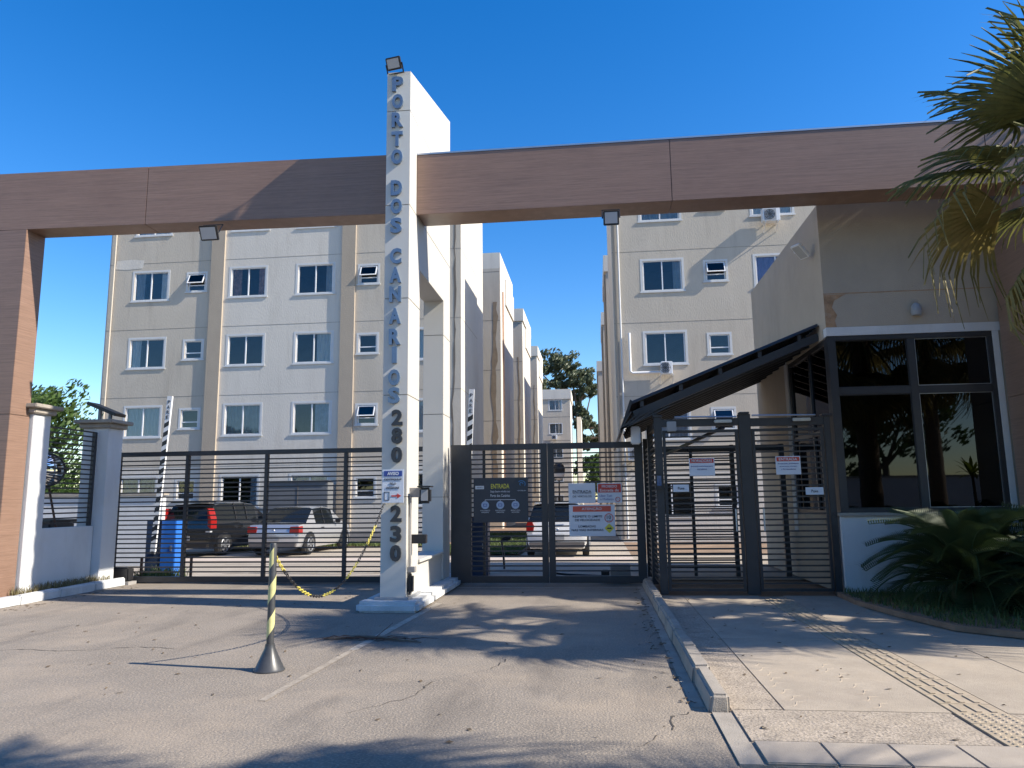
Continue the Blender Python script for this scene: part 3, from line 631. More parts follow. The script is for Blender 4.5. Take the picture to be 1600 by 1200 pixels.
fan_palm('unseen fan palm added beyond the wooden column to shade the guardhouse', 9.3, 12.75, 7.4, 17, 36, 26, 1.35)  # out-of-view palm put here to throw shade on the guardhouse front
fan_palm('second unseen fan palm added beyond the wooden column for its shade', 12.8, 12.6, 9.6, 19, 34, 22, 1.35)  # taller out-of-view palm, added so its crown keeps sun off the guardhouse
tree('broadleaf_tree', 'unseen broad leafy tree added past the portal end to shade the guardhouse', (11.2, 12.4, 0), [((11 + 1.2 * math.cos(k), 12.5 + .7 * math.sin(k * 1.3), 4.0 + .9 * k), 1.7) for k in range(9)], .13, 1300, leaf_gr, 31, .2)  # leafy mass outside the view, added to block sun from the guardhouse
# the far side of the street, behind the viewer, which the dark glass mirrors
ow = thing('street_wall', 'long pale wall across the street from the entrance', 'wall', (0, -16, 0)); MB().box(-60, 60, -16.2, -16, 0, 2.4).build('wall', white_wall, ow); MB().box(-60, 60, -16.25, -15.95, 2.402, 2.5).build('coping', kerbm, ow)
for k, xx in enumerate((-24, -13, -3, 7, 16, 26)):
    tree('broadleaf_tree', ['rounded street tree opposite the sliding gate, behind the street wall', 'leafy street tree behind the street wall opposite the side wall', 'leafy street tree behind the street wall opposite the pylon', 'leafy street tree behind the street wall opposite the guardhouse', 'leafy street tree behind the street wall past the portal end', 'outermost leafy tree behind the street wall past the portal end'][(1, 0, 2, 3, 4, 5)[k]], (xx, -19, 0), [((xx + 2.4 * math.cos(j * 1.1 + k), -19 + 1.2 * math.sin(j), 4.2 + .8 * (j % 4)), 1.9) for j in range(7)], .2, 420, leaf_gr, 41 + k, .3, group='trees behind the street wall')
# ---- cycad and small plants
def pinnate(seed, L_=1.05, n=46, m=leaf_cy):
    rnd = random.Random(seed); vs = []; fs = []; mb = MB(); pts = []
    for i in range(13):
        s = i / 12; pts.append((L_ * (s - .12 * s * s), 0, .22 * math.sin(s * 2.6) * L_ - .18 * s * s * L_))
    mb.tube(pts, [.014 - .01 * i / 12 for i in range(13)], 5)
    for i in range(n):
        s = .10 + .9 * i / (n - 1); k = s * 12; a = int(min(k, 11)); f = k - a
        p = Vector(pts[a]).lerp(Vector(pts[a + 1]), f); ll = .23 * L_ * math.sin(min(1, s * 1.25) * 2.6 + .25) + .03
        for sg in (-1, 1):
            d = Vector((.55, sg * .8, .28)).normalized(); q = Vector((.8, -sg * .55, 0)) * .0085; b = len(vs)
            e = p + d * ll * rnd.uniform(.92, 1.06); mid = p + d * ll * .5 + Vector((0, 0, .012))
            vs += [tuple(p - q * .6), tuple(p + q * .6), tuple(mid + q), tuple(mid - q), tuple(e)]; fs += [(b, b + 1, b + 2, b + 3), (b + 3, b + 2, b + 4)]
    nn = len(vs); me = bpy.data.meshes.new('frond'); me.from_pydata(vs + mb.v, [], fs + [tuple(i + nn for i in f) for f in mb.f]); me.materials.append(m); return me
PF = [pinnate(s) for s in range(3)]
def cycad(label, x, y, n, s0, seed, group=None):
    rnd = random.Random(seed); t = thing('cycad_plant', label, 'cycad', (x, y, .07), group)
    MB().lathe([(.2, 0), (.23, .12), (.2, .26), (.1, .36)], (x, y, .06), 12).build('stem', palmbark, t, smooth=True)
    for i in range(n):
        az = i * 2.39996; el = 74 - 84 * (i / n) + rnd.uniform(-6, 6); s = s0 * rnd.uniform(.85, 1.12)
        inst('frond', rnd.choice(PF), (x + .08 * math.cos(az), y + .08 * math.sin(az), .36), t, rot=(rnd.uniform(-.2, .2), R(-el + 22), az), sc=(s, s, s))
cycad('broad dark cycad spreading below the guardhouse window', 5.0, 11.0, 64, 1.38, 3)
cycad('second dark cycad at the wooden column foot', 6.3, 10.5, 50, 1.3, 5)
cycad('small cycad at the front of the planting bed', 5.6, 9.7, 36, 1.1, 6)
def strap_plant(label, x, y, z, n, L_, seed, m):
    rnd = random.Random(seed); t = thing('dracaena_plant', label, 'plant', (x, y, .07)); MB().tube([(x, y, .06), (x + .03, y, z * .6), (x, y, z)], [.035, .03, .02], 7).build('stem', bark, t, smooth=True)
    for i in range(n):
        az = i * 2.4; el = rnd.uniform(-.1, 1.3); vs = []
        for k in range(7):
            s = k / 6; r = L_ * s * math.cos(el) * (1 - .1 * s); zz = L_ * s * math.sin(el) - .25 * L_ * s * s; wv = .028 * math.sin(.3 + s * 2.7)
            p = Vector((x, y, z - .15 * (i / n))) + Vector((math.cos(az) * r, math.sin(az) * r, zz)); q = Vector((-math.sin(az), math.cos(az), 0)) * wv
            vs += [tuple(p - q), tuple(p + q)]
        raw('leaf', vs, [(2 * k, 2 * k + 1, 2 * k + 3, 2 * k + 2) for k in range(6)], m, t)
strap_plant('lime green strap-leaved plant against the wooden column', 6.35, 11.0, 1.95, 26, .42, 3, leaf_lm)
tree('shrub', 'leafy shrub at the right foot of the guardhouse window', (6.3, 11.4, .07), [((6.25, 11.4, 1.1), .3), ((6.0, 11.5, .85), .28), ((6.5, 11.4, .8), .35)], .045, 420, leaf_gr, 15, .03, cat='shrub')

# ================================================================== PORTAL
prt = thing('entrance_portal', 'brown wood-clad entrance portal with a long beam on two columns', 'portal', (-1.7, 11.3, 0))
def panels(x0, x1, cuts, yf, yb, z0, z1, tilt=0):
    xs = [x0, *cuts, x1]
    for a, b_ in zip(xs, xs[1:]):
        y_ = lambda x: (x + 3.12) * tilt
        poly = [(a + .003, yf + y_(a)), (b_ - .003, yf + y_(b_)), (b_ - .003, yb + y_(b_)), (a + .003, yb + y_(a))]
        MB().prism(poly, 'z', z0, z1).build('beam_panel', wood, prt, bevel=.004)
panels(-2.738, 6.33, [1.30, 5.92], 11.13, 11.66, 6.08, 7.09)
panels(6.33, 7.4, [], 11.13, 11.66, 6.08, 7.09)
panels(-10.35, -3.122, [-7.3], 11.13, 11.56, 6.12, 7.13, .030)
MB().box(-2.74, 7.38, 11.12, 11.67, 7.093, 7.12).build('beam_flashing', alu, prt)
for a, b_ in ((.0, 3.0), (3.006, 6.117)):
    MB().box(-10.3, -9.36, 10.93, 11.36, a, b_).build('column_panel', wood, prt, bevel=.004)
for a, b_ in ((.08, 3.0), (3.006, 6.077)): MB().box(6.36, 7.3, 11.2, 12.15, a, b_).build('column_panel', wood, prt, bevel=.004)

# ================================================================== PYLON
PX0, PX1 = -3.12, -2.74
py = thing('entrance_pylon', 'tall white sign pylon with vertical lettering and a slanted top', 'pylon', (-2.93, 12.3, .15))
def top_z(y): return 8.30 + (y - 10.68) * .265
g = .004
def pan(poly, name='cladding_panel', m=white_p): MB().prism(poly, 'x', PX0, PX1).build(name, m, py, bevel=.004)
for a, b_ in ((.15, 1.6), (1.6, 3.1), (3.1, 4.58)):
    pan([(10.68, a + g), (11.4, a + g), (11.4, b_ - g), (10.68, b_ - g)])
    pan([(13.29, a + g), (13.91, a + g), (13.91, b_ - g), (13.29, b_ - g)])
pan([(10.68, 4.584), (11.4, 4.584), (11.4, 5.23), (13.29, 5.23), (13.29, 4.584), (13.91, 4.584), (13.91, 6.066), (10.68, 6.066)])
pan([(10.68, 6.074), (11.13, 6.074), (11.13, 7.63), (10.68, 7.63)]); pan([(11.138, 6.074), (13.91, 6.074), (13.91, 7.63), (11.138, 7.63)])
pan([(10.68, 7.638), (11.13, 7.638), (11.13, top_z(11.13)), (10.68, top_z(10.68))]); pan([(11.138, 7.638), (13.91, 7.638), (13.91, top_z(13.91)), (11.138, top_z(11.138))])
cx0, cx1 = PX0 + .012, PX1 - .012
mb = MB(); mb.prism([(10.692, .15), (11.39, .15), (11.39, 5.24), (13.3, 5.24), (13.3, .15), (13.9, .15), (13.9, 8.9), (10.692, 8.25)], 'x', cx0, cx1); mb.build('core', joint, py)
MB().box(PX0 + .03, PX1 - .03, 11.405, 13.285, .15, .60).build('low_wall', white_p, py)
MB().box(PX0, PX1 + .03, 11.41, 13.28, .605, .65).build('low_wall_cap', white_p, py, bevel=.006)
MB().box(PX0 - .07, PX1 + .05, 10.62, 11.42, .15, .185).build('base_plate', grey_p, py, bevel=.006)
zs = [8.08, 7.78, 7.47, 7.15, 6.85, 6.34, 6.04, 5.73, 5.24, 4.94, 4.64, 4.30, 3.98, 3.70, 3.36, 3.09]
for ch, z in zip('PORTODOSCANARIOS', zs):
    lettering(ch, -2.94, 10.659, z, .245, .075 if ch == 'I' else .18, steel_sky, py, depth=.04, bold=.045, name='letter')
for ch, z in zip('280230', [2.76, 2.49, 2.21, 1.36, 1.07, .80]):
    lettering(ch, -2.89, 10.661, z, .235, .165, steel_dark, py, depth=.036, bold=.04, name='digit')

# signs
def board(name, label, x0, x1, z0, z1, y, m, group=None):
    t = thing(name, label, 'sign', ((x0 + x1) / 2, y, z0), group); MB().box(x0, x1, y, y + .012, z0, z1).build('board', m, t, bevel=.002); return t
def plate(t, x0, x1, z0, z1, y, m, name='header_panel'): return MB().box(x0, x1, y - .004, y - .0005, z0, z1).build(name, m, t)
def disc(t, x, z, r, y, m, name='icon_disc', n=24, d=.004, r0=None):
    mb = MB()
    if r0:
        o_ = [(x + r * math.cos(k * 2 * math.pi / n), z + r * math.sin(k * 2 * math.pi / n)) for k in range(n)]; i_ = [(x + r0 * math.cos(k * 2 * math.pi / n), z + r0 * math.sin(k * 2 * math.pi / n)) for k in range(n)]
        mb.add([(a, y - d, c) for a, c in o_ + i_], [(k, (k + 1) % n, n + (k + 1) % n, n + k) for k in range(n)])
    else: mb.prism([(x + r * math.cos(k * 2 * math.pi / n), z + r * math.sin(k * 2 * math.pi / n)) for k in range(n)], 'y', y - d, y - .0005)
    return mb.build(name, m, t)
ya = 10.600
t = board('notice_sign', 'white AVISO notice with blue header and red arrow on the pylon', -3.085, -2.765, 1.515, 1.995, ya, sign_w)
plate(t, -3.06, -2.79, 1.895, 1.975, ya, sblue); lettering('AVISO', -2.925, ya - .006, 1.935, .05, .17, ink_w, t, bold=.03)
lettering('IDENTIFIQUE-SE', -2.925, ya - .004, 1.85, .036, .26, ink, t, bold=.01); lettering('PELO', -2.925, ya - .004, 1.79, .032, .09, ink, t, bold=.01); lettering('INTERFONE', -2.925, ya - .004, 1.73, .034, .19, ink, t, bold=.01)
mb = MB(); ring(mb, -3.055, -2.975, 1.55, 1.675, .009, ya - .004, ya - .0005); mb.build('phone_icon', ink, t)
mb = MB().box(-2.945, -2.86, ya - .004, ya - .0005, 1.603, 1.624); mb.prism([(-2.86, 1.578), (-2.80, 1.6135), (-2.86, 1.649)], 'y', ya - .004, ya - .0005); mb.build('arrow', red_m, t)
# stand-off spacers hold the notice on the pylon
mb = MB(); 
for x in (-3.05, -2.80):
    for z in (1.56, 1.95): mb.box(x - .01, x + .01, ya + .012, 10.682, z - .01, z + .01)
mb.build('spacer', grey_p, t)

yg = 13.690
t = board('information_sign', 'large dark ENTRADA board with three round icons on the vehicle gate', -2.25, -1.24, 1.13, 1.94, yg, sign_d)
lettering('ENTRADA', -1.755, yg - .003, 1.785, .085, .34, ink_y, t, bold=.01); lettering('Seja bem-vindo ao', -1.755, yg - .003, 1.685, .05, .36, ink_w, t); lettering('Porto dos Canários', -1.755, yg - .003, 1.615, .05, .36, ink_w, t)
plate(t, -2.035, -1.475, 1.535, 1.543, yg, ink_w, 'connector_line')
for x, s1, s2 in ((-2.035, 'DOCUMENTO', 'APRESENTE'), (-1.755, 'IDENTIFICACAO', 'OBRIGATORIA'), (-1.475, 'ABAIXE O FAROL', 'LIGUE A LUZ INTERNA')):
    plate(t, x - .004, x + .004, 1.515, 1.5345, yg, ink_w, 'connector_line'); dk = disc(t, x, 1.443, .072, yg, ink_lb)
    mb = MB(); ring(mb, x - .035, x + .035, 1.418, 1.468, .01, yg - .007, yg - .0045); mb.build('icon', sblue, dk)
    lettering(s1, x, yg - .003, 1.345, .022, .18, ink_w, t); lettering(s2, x, yg - .003, 1.312, .022, .14, ink_w, t)
plate(t, -2.215, -2.055, 1.735, 1.795, yg, ink_w, 'logo_panel'); lettering('VISITANTE', -2.135, yg - .007, 1.765, .025, .12, ink, t)
mb = MB(); mb.tube([(-1.36 + .07 * math.cos(a * .3), yg - .003, 1.82 + .06 * math.sin(a * .3)) for a in range(-2, 9)], .006, 5); mb.tube([(-1.36 + .03 * math.cos(a * .6), yg - .003, 1.82 + .03 * math.sin(a * .6)) for a in range(0, 8)], .006, 5); mb.build('emblem', ink_b, t)
lettering('PORTARIA 24H', -1.355, yg - .003, 1.70, .02, .15, ink_w, t)
t = board('entry_sign', 'pale ENTRADA board with serif-like dark text on the vehicle gate', -.50, -.015, 1.46, 1.82, yg, sign_w)
lettering('ENTRADA', -.255, yg - .003, 1.665, .055, .34, ink, t, bold=.015); lettering('DE VEÍCULOS', -.255, yg - .003, 1.585, .042, .34, ink, t, bold=.01); plate(t, -.42, -.09, 1.625, 1.629, yg, ink, 'rule_line')
t = board('prohibition_sign', 'small red and white PROIBIDO board on the vehicle gate', .02, .46, 1.46, 1.815, yg, sign_w)
plate(t, .035, .445, 1.645, 1.80, yg, red_m); lettering('PROIBIDO', .24, yg - .007, 1.755, .045, .27, ink_w, t, bold=.015); lettering('Entrada de', .24, yg - .007, 1.685, .05, .34, ink_w, t, bold=.01)
lettering('Uber Taxi', .17, yg - .003, 1.588, .04, .22, sblue, t); lettering('e Mudança', .19, yg - .003, 1.522, .045, .24, sblue, t); disc(t, .385, 1.52, .045, yg, red_m, 'prohibition_ring', r0=.034); mb = MB().bar((.355, yg - .004, 1.55), (.415, yg - .004, 1.49), .008, .003); mb.build('prohibition_bar', red_m, t)
t = board('speed_limit_sign', 'large pale ATENÇÃO speed limit board on the vehicle gate', -.50, .325, .87, 1.43, yg, sign_w)
plate(t, -.43, .255, 1.305, 1.405, yg, redo_m); lettering('ATENÇÃO', -.09, yg - .007, 1.357, .065, .36, ink_w, t, bold=.015)
lettering('RESPEITE O LIMITE', -.17, yg - .003, 1.222, .04, .53, ink, t, bold=.02); lettering('DE VELOCIDADE', -.17, yg - .003, 1.158, .04, .45, ink, t, bold=.02); lettering('LOMBADAS', -.18, yg - .003, 1.045, .04, .31, ink, t, bold=.02); lettering('NAS VIAS INTERNAS', -.175, yg - .003, .98, .04, .57, ink, t, bold=.02)
disc(t, .215, 1.192, .08, yg, red_m, 'limit_ring', r0=.066); lettering('10', .215, yg - .003, 1.205, .065, .08, ink, t, bold=.02); lettering('km/h', .215, yg - .003, 1.15, .02, .06, ink, t)
mb = MB().prism([(.215, .925), (.30, 1.01), (.215, 1.095), (.13, 1.01)], 'y', yg - .004, yg - .0005); mb.build('warning_diamond', ink_y, t); MB().prism([(.165, .995), (.265, .995), (.25, 1.015), (.235, 1.025), (.215, 1.012), (.195, 1.025), (.18, 1.015)], 'y', yg - .007, yg - .0045).build('bump_symbol', ink, t)

# ================================================================== GATES
def slats(parent, x0, x1, zlist, y, th=.0255, dp=.022, axis='x', m=slat_m):
    L_ = x1 - x0
    if axis == 'x': me = MB().box(0, L_, -dp / 2, dp / 2, -th / 2, th / 2).mesh('slat', m)
    else: me = MB().box(-dp / 2, dp / 2, 0, L_, -th / 2, th / 2).mesh('slat', m)
    for z in zlist: inst('slat', me, (x0, y, z + random.uniform(-.002, .002)) if axis == 'x' else (y, x0, z), parent)
gl = thing('sliding_gate', 'long black slatted sliding gate between the white side post and the pylon', 'gate', (-6.3, 14.1, 0))
MB().box(-9.62, -2.9, 14.05, 14.15, 2.48, 2.57).build('top_rail', black_m, gl, bevel=.006)
MB().box(-9.62, -2.9, 14.05, 14.15, .02, .13).build('bottom_rail', black_m, gl, bevel=.006)
for x in (-9.55, -8.09, -6.44, -4.83, -3.2): MB().box(x - .035, x + .035, 14.062, 14.138, .131, 2.479).build('stile', black_m, gl, bevel=.004)
for x in (-9.0, -7.96): MB().box(x - .02, x + .02, 14.16, 14.2, .1, .5).build('rack_post', brown_m, gl)
slats(gl, -9.6, -2.95, [.13 + .0905 * k + .09 for k in range(25)], 14.1)
t = thing('gate_motor', 'dark gate motor box at the side post end of the sliding gate', 'motor', (-9.3, 13.95, 0)); MB().box(-9.5, -9.02, 13.78, 14.0, .06, .33).build('housing', plast_k, t, bevel=.03); MB().box(-9.55, -8.98, 13.76, 14.02, 0, .06).build('base', plinthm, t); 
gr_ = thing('vehicle_gate', 'black double-leaf slatted vehicle gate carrying the sign boards', 'gate', (-.9, 13.76, 0))
for x0, x1 in ((-2.68, -2.30), (-1.0, -.885), (-.875, -.76), (.71, .86)): MB().box(x0, x1, 13.71, 13.81, .05, 2.56).build('stile', black_m, gr_, bevel=.006)
for x0, x1 in ((-2.30, -1.0), (-.76, .71)):
    MB().box(x0, x1, 13.715, 13.805, 2.45, 2.56).build('top_rail', black_m, gr_, bevel=.004); MB().box(x0, x1, 13.715, 13.805, .05, .17).build('bottom_rail', black_m, gr_, bevel=.004)
    slats(gr_, x0, x1, [.17 + .088 * (k + 1) for k in range(25)], 13.76)
MB().box(-2.1, -2.05, 13.82, 13.86, .17, 2.45).build('brace', black_m, gr_)
t = thing('gate_motor', 'gate motor on a stacked block base behind the vehicle gate', 'motor', (.4, 14.15, 0))
for k in range(3): wobble(MB().box(.22, .58, 14.1, 14.4, .002 + .11 * k, .105 + .11 * k), .006).build('block', plinthm, t, bevel=.008)
MB().box(.05, .2, 14.1, 14.3, .03, .24).build('housing', plast_k, t, bevel=.03); MB().tube([(.1, 14.2, .12), (-.6, 14.1, .16), (-.85, 14.0, .2)], .02, 8).build('arm', plast_k, t)
# pedestrian cage
cg = thing('pedestrian_cage', 'black slatted pedestrian cage with two doors beside the guardhouse', 'gate', (2.3, 12.6, .03))
zb = .03; YC = 12.3
for x0, x1, y0, y1, z1 in ((.97, 1.09, 12.25, 12.35, 2.84), (2.31, 2.5, 12.25, 12.35, 2.86), (3.63, 3.73, 12.25, 12.35, 2.80), (.95, 1.05, 13.66, 13.8, 2.84), (.95, 1.05, 14.95, 15.05, 2.7), (2.62, 2.70, 14.95, 15.05, 2.55), (3.55, 3.65, 14.95, 15.05, 2.55)):
    MB().box(x0, x1, y0, y1, zb, z1).build('post', black_m, cg, bevel=.006)
MB().box(1.09, 2.31, 12.26, 12.34, 2.68, 2.80).build('lintel', black_m, cg, bevel=.004); MB().box(2.5, 3.63, 12.26, 12.34, 2.66, 2.79).build('lintel', black_m, cg, bevel=.004)
MB().box(.96, 1.04, 12.35, 13.66, 2.66, 2.76).build('lintel', black_m, cg, bevel=.004); MB().box(1.05, 2.62, 14.96, 15.04, 2.42, 2.54).build('lintel', black_m, cg); MB().box(2.70, 3.55, 14.96, 15.04, 2.42, 2.54).build('lintel', black_m, cg)
for x, y in ((1.03, 12.3), (2.405, 12.3), (3.68, 12.3)): MB().box(x - .075, x + .075, y - .075, y + .075, (2.842 if x < 2 else 2.862 if x < 3 else 2.802), (2.872 if x < 2 else 2.892 if x < 3 else 2.832)).build('post_cap', sblue if False else black_m, cg)
def door(x0, x1, nm='door'):
    mb = MB(); ring(mb, x0 + .012, x1 - .012, .08, 2.62, .045, 12.272, 12.328); d = mb.build(nm, black_m, cg); return d
for x0, x1 in ((1.09, 2.31), (2.5, 3.63)):
    d = door(x0, x1); slats(d, x0 + .057, x1 - .057, [.2 + .089 * k for k in range(27)], 12.3)
    MB().tube([(x1 - .12 if x0 < 2 else x0 + .12, 12.25, 1.0), (x1 - .12 if x0 < 2 else x0 + .12, 12.25, 1.35)], .013, 8).build('handle', alu, d)
slats(cg, 12.35, 13.66, [.15 + .089 * k for k in range(28)], 1.0, axis='y')
slats(cg, 13.80, 14.95, [.15 + .089 * k for k in range(27)], 1.0, axis='y')
slats(cg, 1.05, 2.62, [.2 + .089 * k for k in range(25)], 15.0); 
MB().bar((1.2, 14.96, 2.3), (2.2, 13.0, 2.72), .05).build('stay', black_m, cg); MB().box(1.83, 1.89, 14.9, 14.95, .05, 2.5).build('stay', black_m, cg)
for x0, x1, z in ((1.3, 2.28, 2.83), (2.52, 3.5, 2.83)):
    MB().tube([(x0, 12.22, z), (x1, 12.22, z - .015)], .014, 8).build('closer_arm', alu, cg); MB().box(x1 - .36, x1 - .08, 12.18, 12.24, z - .11, z - .06).build('door_closer', alu, cg, bevel=.01)
MB().box(1.17, 1.32, 12.19, 12.25, 2.60, 2.76).build('junction_box', grey_p, cg, bevel=.008)
t = thing('access_reader', 'small face reader with a blue screen on the pedestrian cage post', 'reader', (1.02, 12.22, 1.7)); MB().box(.95, 1.07, 12.2, 12.247, 1.66, 1.92).build('housing', plast_k, t, bevel=.012); MB().box(.975, 1.045, 12.195, 12.199, 1.73, 1.89).build('screen', mat('screen_blue', (.03, .08, .2), .1, var=.1), t)
t = board('residents_sign', 'white MORADORES sign with red header on the pedestrian cage', 1.50, 1.90, 1.88, 2.16, 12.25, sign_w); plate(t, 1.515, 1.885, 2.085, 2.15, 12.25, red_m); lettering('MORADORES', 1.70, 12.243, 2.118, .042, .32, ink_w, t, bold=.01)
lettering('Entrada exclusiva para', 1.70, 12.247, 2.03, .028, .34, sblue, t); lettering('moradores', 1.70, 12.247, 1.985, .028, .15, sblue, t)
t = board('visitors_sign', 'white ENTRADA sign with red header on the pedestrian cage', 2.85, 3.23, 1.88, 2.17, 12.25, sign_w); plate(t, 2.865, 3.215, 2.09, 2.155, 12.25, red_m); lettering('ENTRADA', 3.04, 12.243, 2.122, .042, .28, ink_w, t, bold=.01)
for k, s in enumerate(('de visitantes, prestadores', 'de serviços, entregas', 'e fornecedores')): lettering(s, 3.04, 12.247, 2.05 - .042 * k, .026, .32 - .05 * k, sblue, t)
for lab, x0, x1, z0 in (('small white Puxe plate on the door below MORADORES', 1.23, 1.48, 1.63), ('small white Puxe plate on the door nearest the guardhouse', 3.28, 3.55, 1.56)):
    t = board('pull_sign', lab, x0, x1, z0, z0 + .115, 12.25, sign_w); lettering('Puxe', (x0 + x1) / 2, 12.247, z0 + .057, .042, .10, ink, t, bold=.01)

# ================================================================== LEFT SIDE WALL
sw = thing('side_wall', 'low white wall with two capped posts and a slatted railing', 'wall', (-9.4, 12.4, .1))
MB().box(-9.52, -9.36, 11.8, 13.16, .1, 1.15).build('wall', white_wall, sw, bevel=.006)
MB().box(-9.72, -9.30, 11.38, 11.78, .1, 3.06).build('post', white_wall, sw, bevel=.008)
MB().box(-9.72, -9.20, 13.18, 13.62, .1, 2.98).build('post', white_wall, sw, bevel=.008)
for x0, x1, y0, y1, z in ((-9.72, -9.30, 11.38, 11.78, 3.06), (-9.72, -9.20, 13.18, 13.62, 2.98)):
    MB().box(x0 - .06, x1 + .06, y0 - .06, y1 + .06, z + .002, z + .09).build('cap', kerbm, sw, bevel=.015); MB().box(x0 - .13, x1 + .13, y0 - .13, y1 + .13, z + .092, z + .16).build('cap', kerbm, sw, bevel=.012)
for y in (11.80, 13.10): MB().box(-9.47, -9.41, y, y + .06, 1.152, 2.90).build('railing_post', black_m, sw)
slats(sw, 11.86, 13.10, [1.22 + .088 * k for k in range(20)], -9.44, axis='y')
t = thing('floodlight', 'black tilted floodlight on top of the white side post', 'floodlight', (-9.4, 13.4, 3.15))
MB().obox((-9.42, 13.38, 3.36), .66, .34, .06, Matrix.Rotation(R(22), 4, 'Y').to_euler()).build('housing', plast_k, t, bevel=.01)
for x in (-9.56, -9.34): MB().bar((x, 13.4, 3.14), (x, 13.4, 3.40 if x < -9.4 else 3.31), .05).build('bracket', grey_p, t)
# mirror on its tripod, behind the railing
t = thing('traffic_mirror', 'round convex mirror on a brown tripod behind the railing', 'mirror', (-9.78, 12.45, .1))
mb = MB(); q = Vector((.72, -.69, 0)).normalized(); u = Vector((-q.y, q.x, 0)); c0 = Vector((-9.72, 12.3, 2.16))
n = 28; rings = [(.0, .07), (.1, .063), (.2, .035), (.28, 0)]
for r_, d_ in rings[1:]: mb.v += [tuple(c0 + q * d_ + (u * math.cos(k * 2 * math.pi / n) + Vector((0, 0, 1)) * math.sin(k * 2 * math.pi / n)) * r_) for k in range(n)]
mb.v.append(tuple(c0 + q * .07))
for i in range(2): mb.f += [(i * n + k, i * n + (k + 1) % n, (i + 1) * n + (k + 1) % n, (i + 1) * n + k) for k in range(n)]
mb.f += [(len(mb.v) - 1, k, (k + 1) % n) for k in range(n)]; mb.build('glass', mirrorm, t, smooth='full')
MB().tube([c0 + (u * math.cos(k * 2 * math.pi / n) + Vector((0, 0, 1)) * math.sin(k * 2 * math.pi / n)) * .285 for k in range(n + 1)], .018, 6).build('rim', plast_k, t, smooth=True)
for e in ((-9.95, 12.0, .1), (-9.7, 13.0, .1), (-10.3, 12.6, .1)): MB().tube([c0 + Vector((-.06, .06, 0)), e], .02, 6).build('leg', brown_m, t, smooth=True)
t = thing('waste_container', 'dark low waste container behind the railing', 'container', (-10.7, 13.7, .1)); MB().box(-11.2, -10.35, 13.3, 14.0, .3, 1.2).build('body', mat('container_dark', (.04, .042, .045), .6), t, bevel=.03); MB().box(-11.25, -10.3, 13.25, 14.05, 1.205, 1.26).build('lid', plast_k, t, bevel=.015)
for x in (-11.1, -10.5): MB().box(x, x + .08, 13.4, 13.9, .1, .3).build('foot', plast_k, t)
bw = thing('boundary_wall', 'white boundary wall below the clipped tree', 'wall', (-15, 18.0, 0)); MB().box(-26, -10.9, 17.9, 18.05, 0, 1.75).build('wall', white_wall, bw); MB().box(-26, -10.85, 17.85, 18.1, 1.752, 1.82).build('coping', kerbm, bw)

# ================================================================== GUARDHOUSE
gh = thing('guardhouse', 'beige guardhouse with a big dark corner window under the beam', 'guardhouse', (5.1, 14.5, .03))
GX, GY, GXR, GYB = 3.76, 12.2, 6.36, 17.5
MB().box(GX, 7.4, GY, GYB, 4.22, 6.07 if False else 6.3).build('upper_wall', guardwall, gh, bevel=.004)
MB().box(GX - .004, GXR, GY - .006, GY - .001, 4.772, 4.784).build('wall_joint', rustm, gh)
def blotch(parent, pts, y, m, name='rust_stain'): raw(name, [(x, y, z) for x, z in pts], [tuple(range(len(pts)))], m, parent)
blotch(gh, [(GX + .003, 4.225), (GX + .17, 4.225), (GX + .15, 4.33), (GX + .19, 4.42), (GX + .12, 4.55), (GX + .16, 4.66), (GX + .3, 4.74), (GX + .35, 4.76), (GX + .003, 4.76)], GY - .004, rustm)
MB().box(GX, 7.4, GY, GY + .18, .03, 1.22).build('lower_wall', white_wall, gh, bevel=.004)
MB().box(GX - .03, GXR + .1, GY - .05, GY + .2, 1.222, 1.275).build('sill', kerbm, gh, bevel=.008)
MB().box(GX, GXR + .09, GY - .012, GY + .15, 4.08, 4.218).build('head_trim', white_wall, gh); MB().box(GXR - .1, GXR - .01, GY - .012, GY + .18, 1.276, 4.078).build('jamb_trim', white_wall, gh)
MB().box(GXR - .008, 7.4, GY, GYB, 1.222, 4.218).build('pier', guardwall, gh)
MB().box(GX + .004, GX + .19, GY + .2, GYB, .03, 1.22).build('lower_wall', guardwall, gh)
MB().box(GX + .002, GX + .18, 14.95, GYB, 1.222, 4.218).build('pier', guardwall, gh); MB().box(GX - .012, GX + .15, 14.72, 14.94, .9, 4.218).build('jamb_trim', white_wall, gh)
MB().box(GX - .012, GX + .15, GY + .15, 14.72, 4.06, 4.216).build('head_trim', guardwall, gh)
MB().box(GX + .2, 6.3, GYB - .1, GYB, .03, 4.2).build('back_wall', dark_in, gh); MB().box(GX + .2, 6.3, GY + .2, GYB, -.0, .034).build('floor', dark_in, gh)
# corner window: frame members and panes
wn = MB(); wn.box(GX + .01, GX + .13, GY, GY + .1, 1.276, 4.078); wn.box(4.98, 5.10, GY + .01, GY + .09, 1.34, 4.0); wn.box(GX + .13, GXR - .1, GY, GY + .1, 4.0, 4.078); wn.box(GX + .13, GXR - .1, GY, GY + .1, 1.276, 1.34); wn.box(GXR - .17, GXR - .1, GY, GY + .1, 1.34, 4.0)
wn.box(GX + .13, 4.98, GY + .01, GY + .09, 3.12, 3.24); wn.box(5.10, GXR - .17, GY + .01, GY + .09, 3.12, 3.24)
wf = wn.build('corner_window', black_m, gh, bevel=.004)
for x0, x1 in ((GX + .13, 4.98), (5.10, GXR - .17)):
    for z0, z1 in ((1.34, 3.12), (3.24, 4.0)):
        MB().box(x0, x1, GY + .04, GY + .05, z0, z1).build('pane', dglass, wf)
        mb = MB(); ring(mb, x0 + .004, x1 - .004, z0 + .004, z1 - .004, .008, GY + .03, GY + .038); mb.build('sealing_bead', alu if x0 > 5 else black_m, wf)
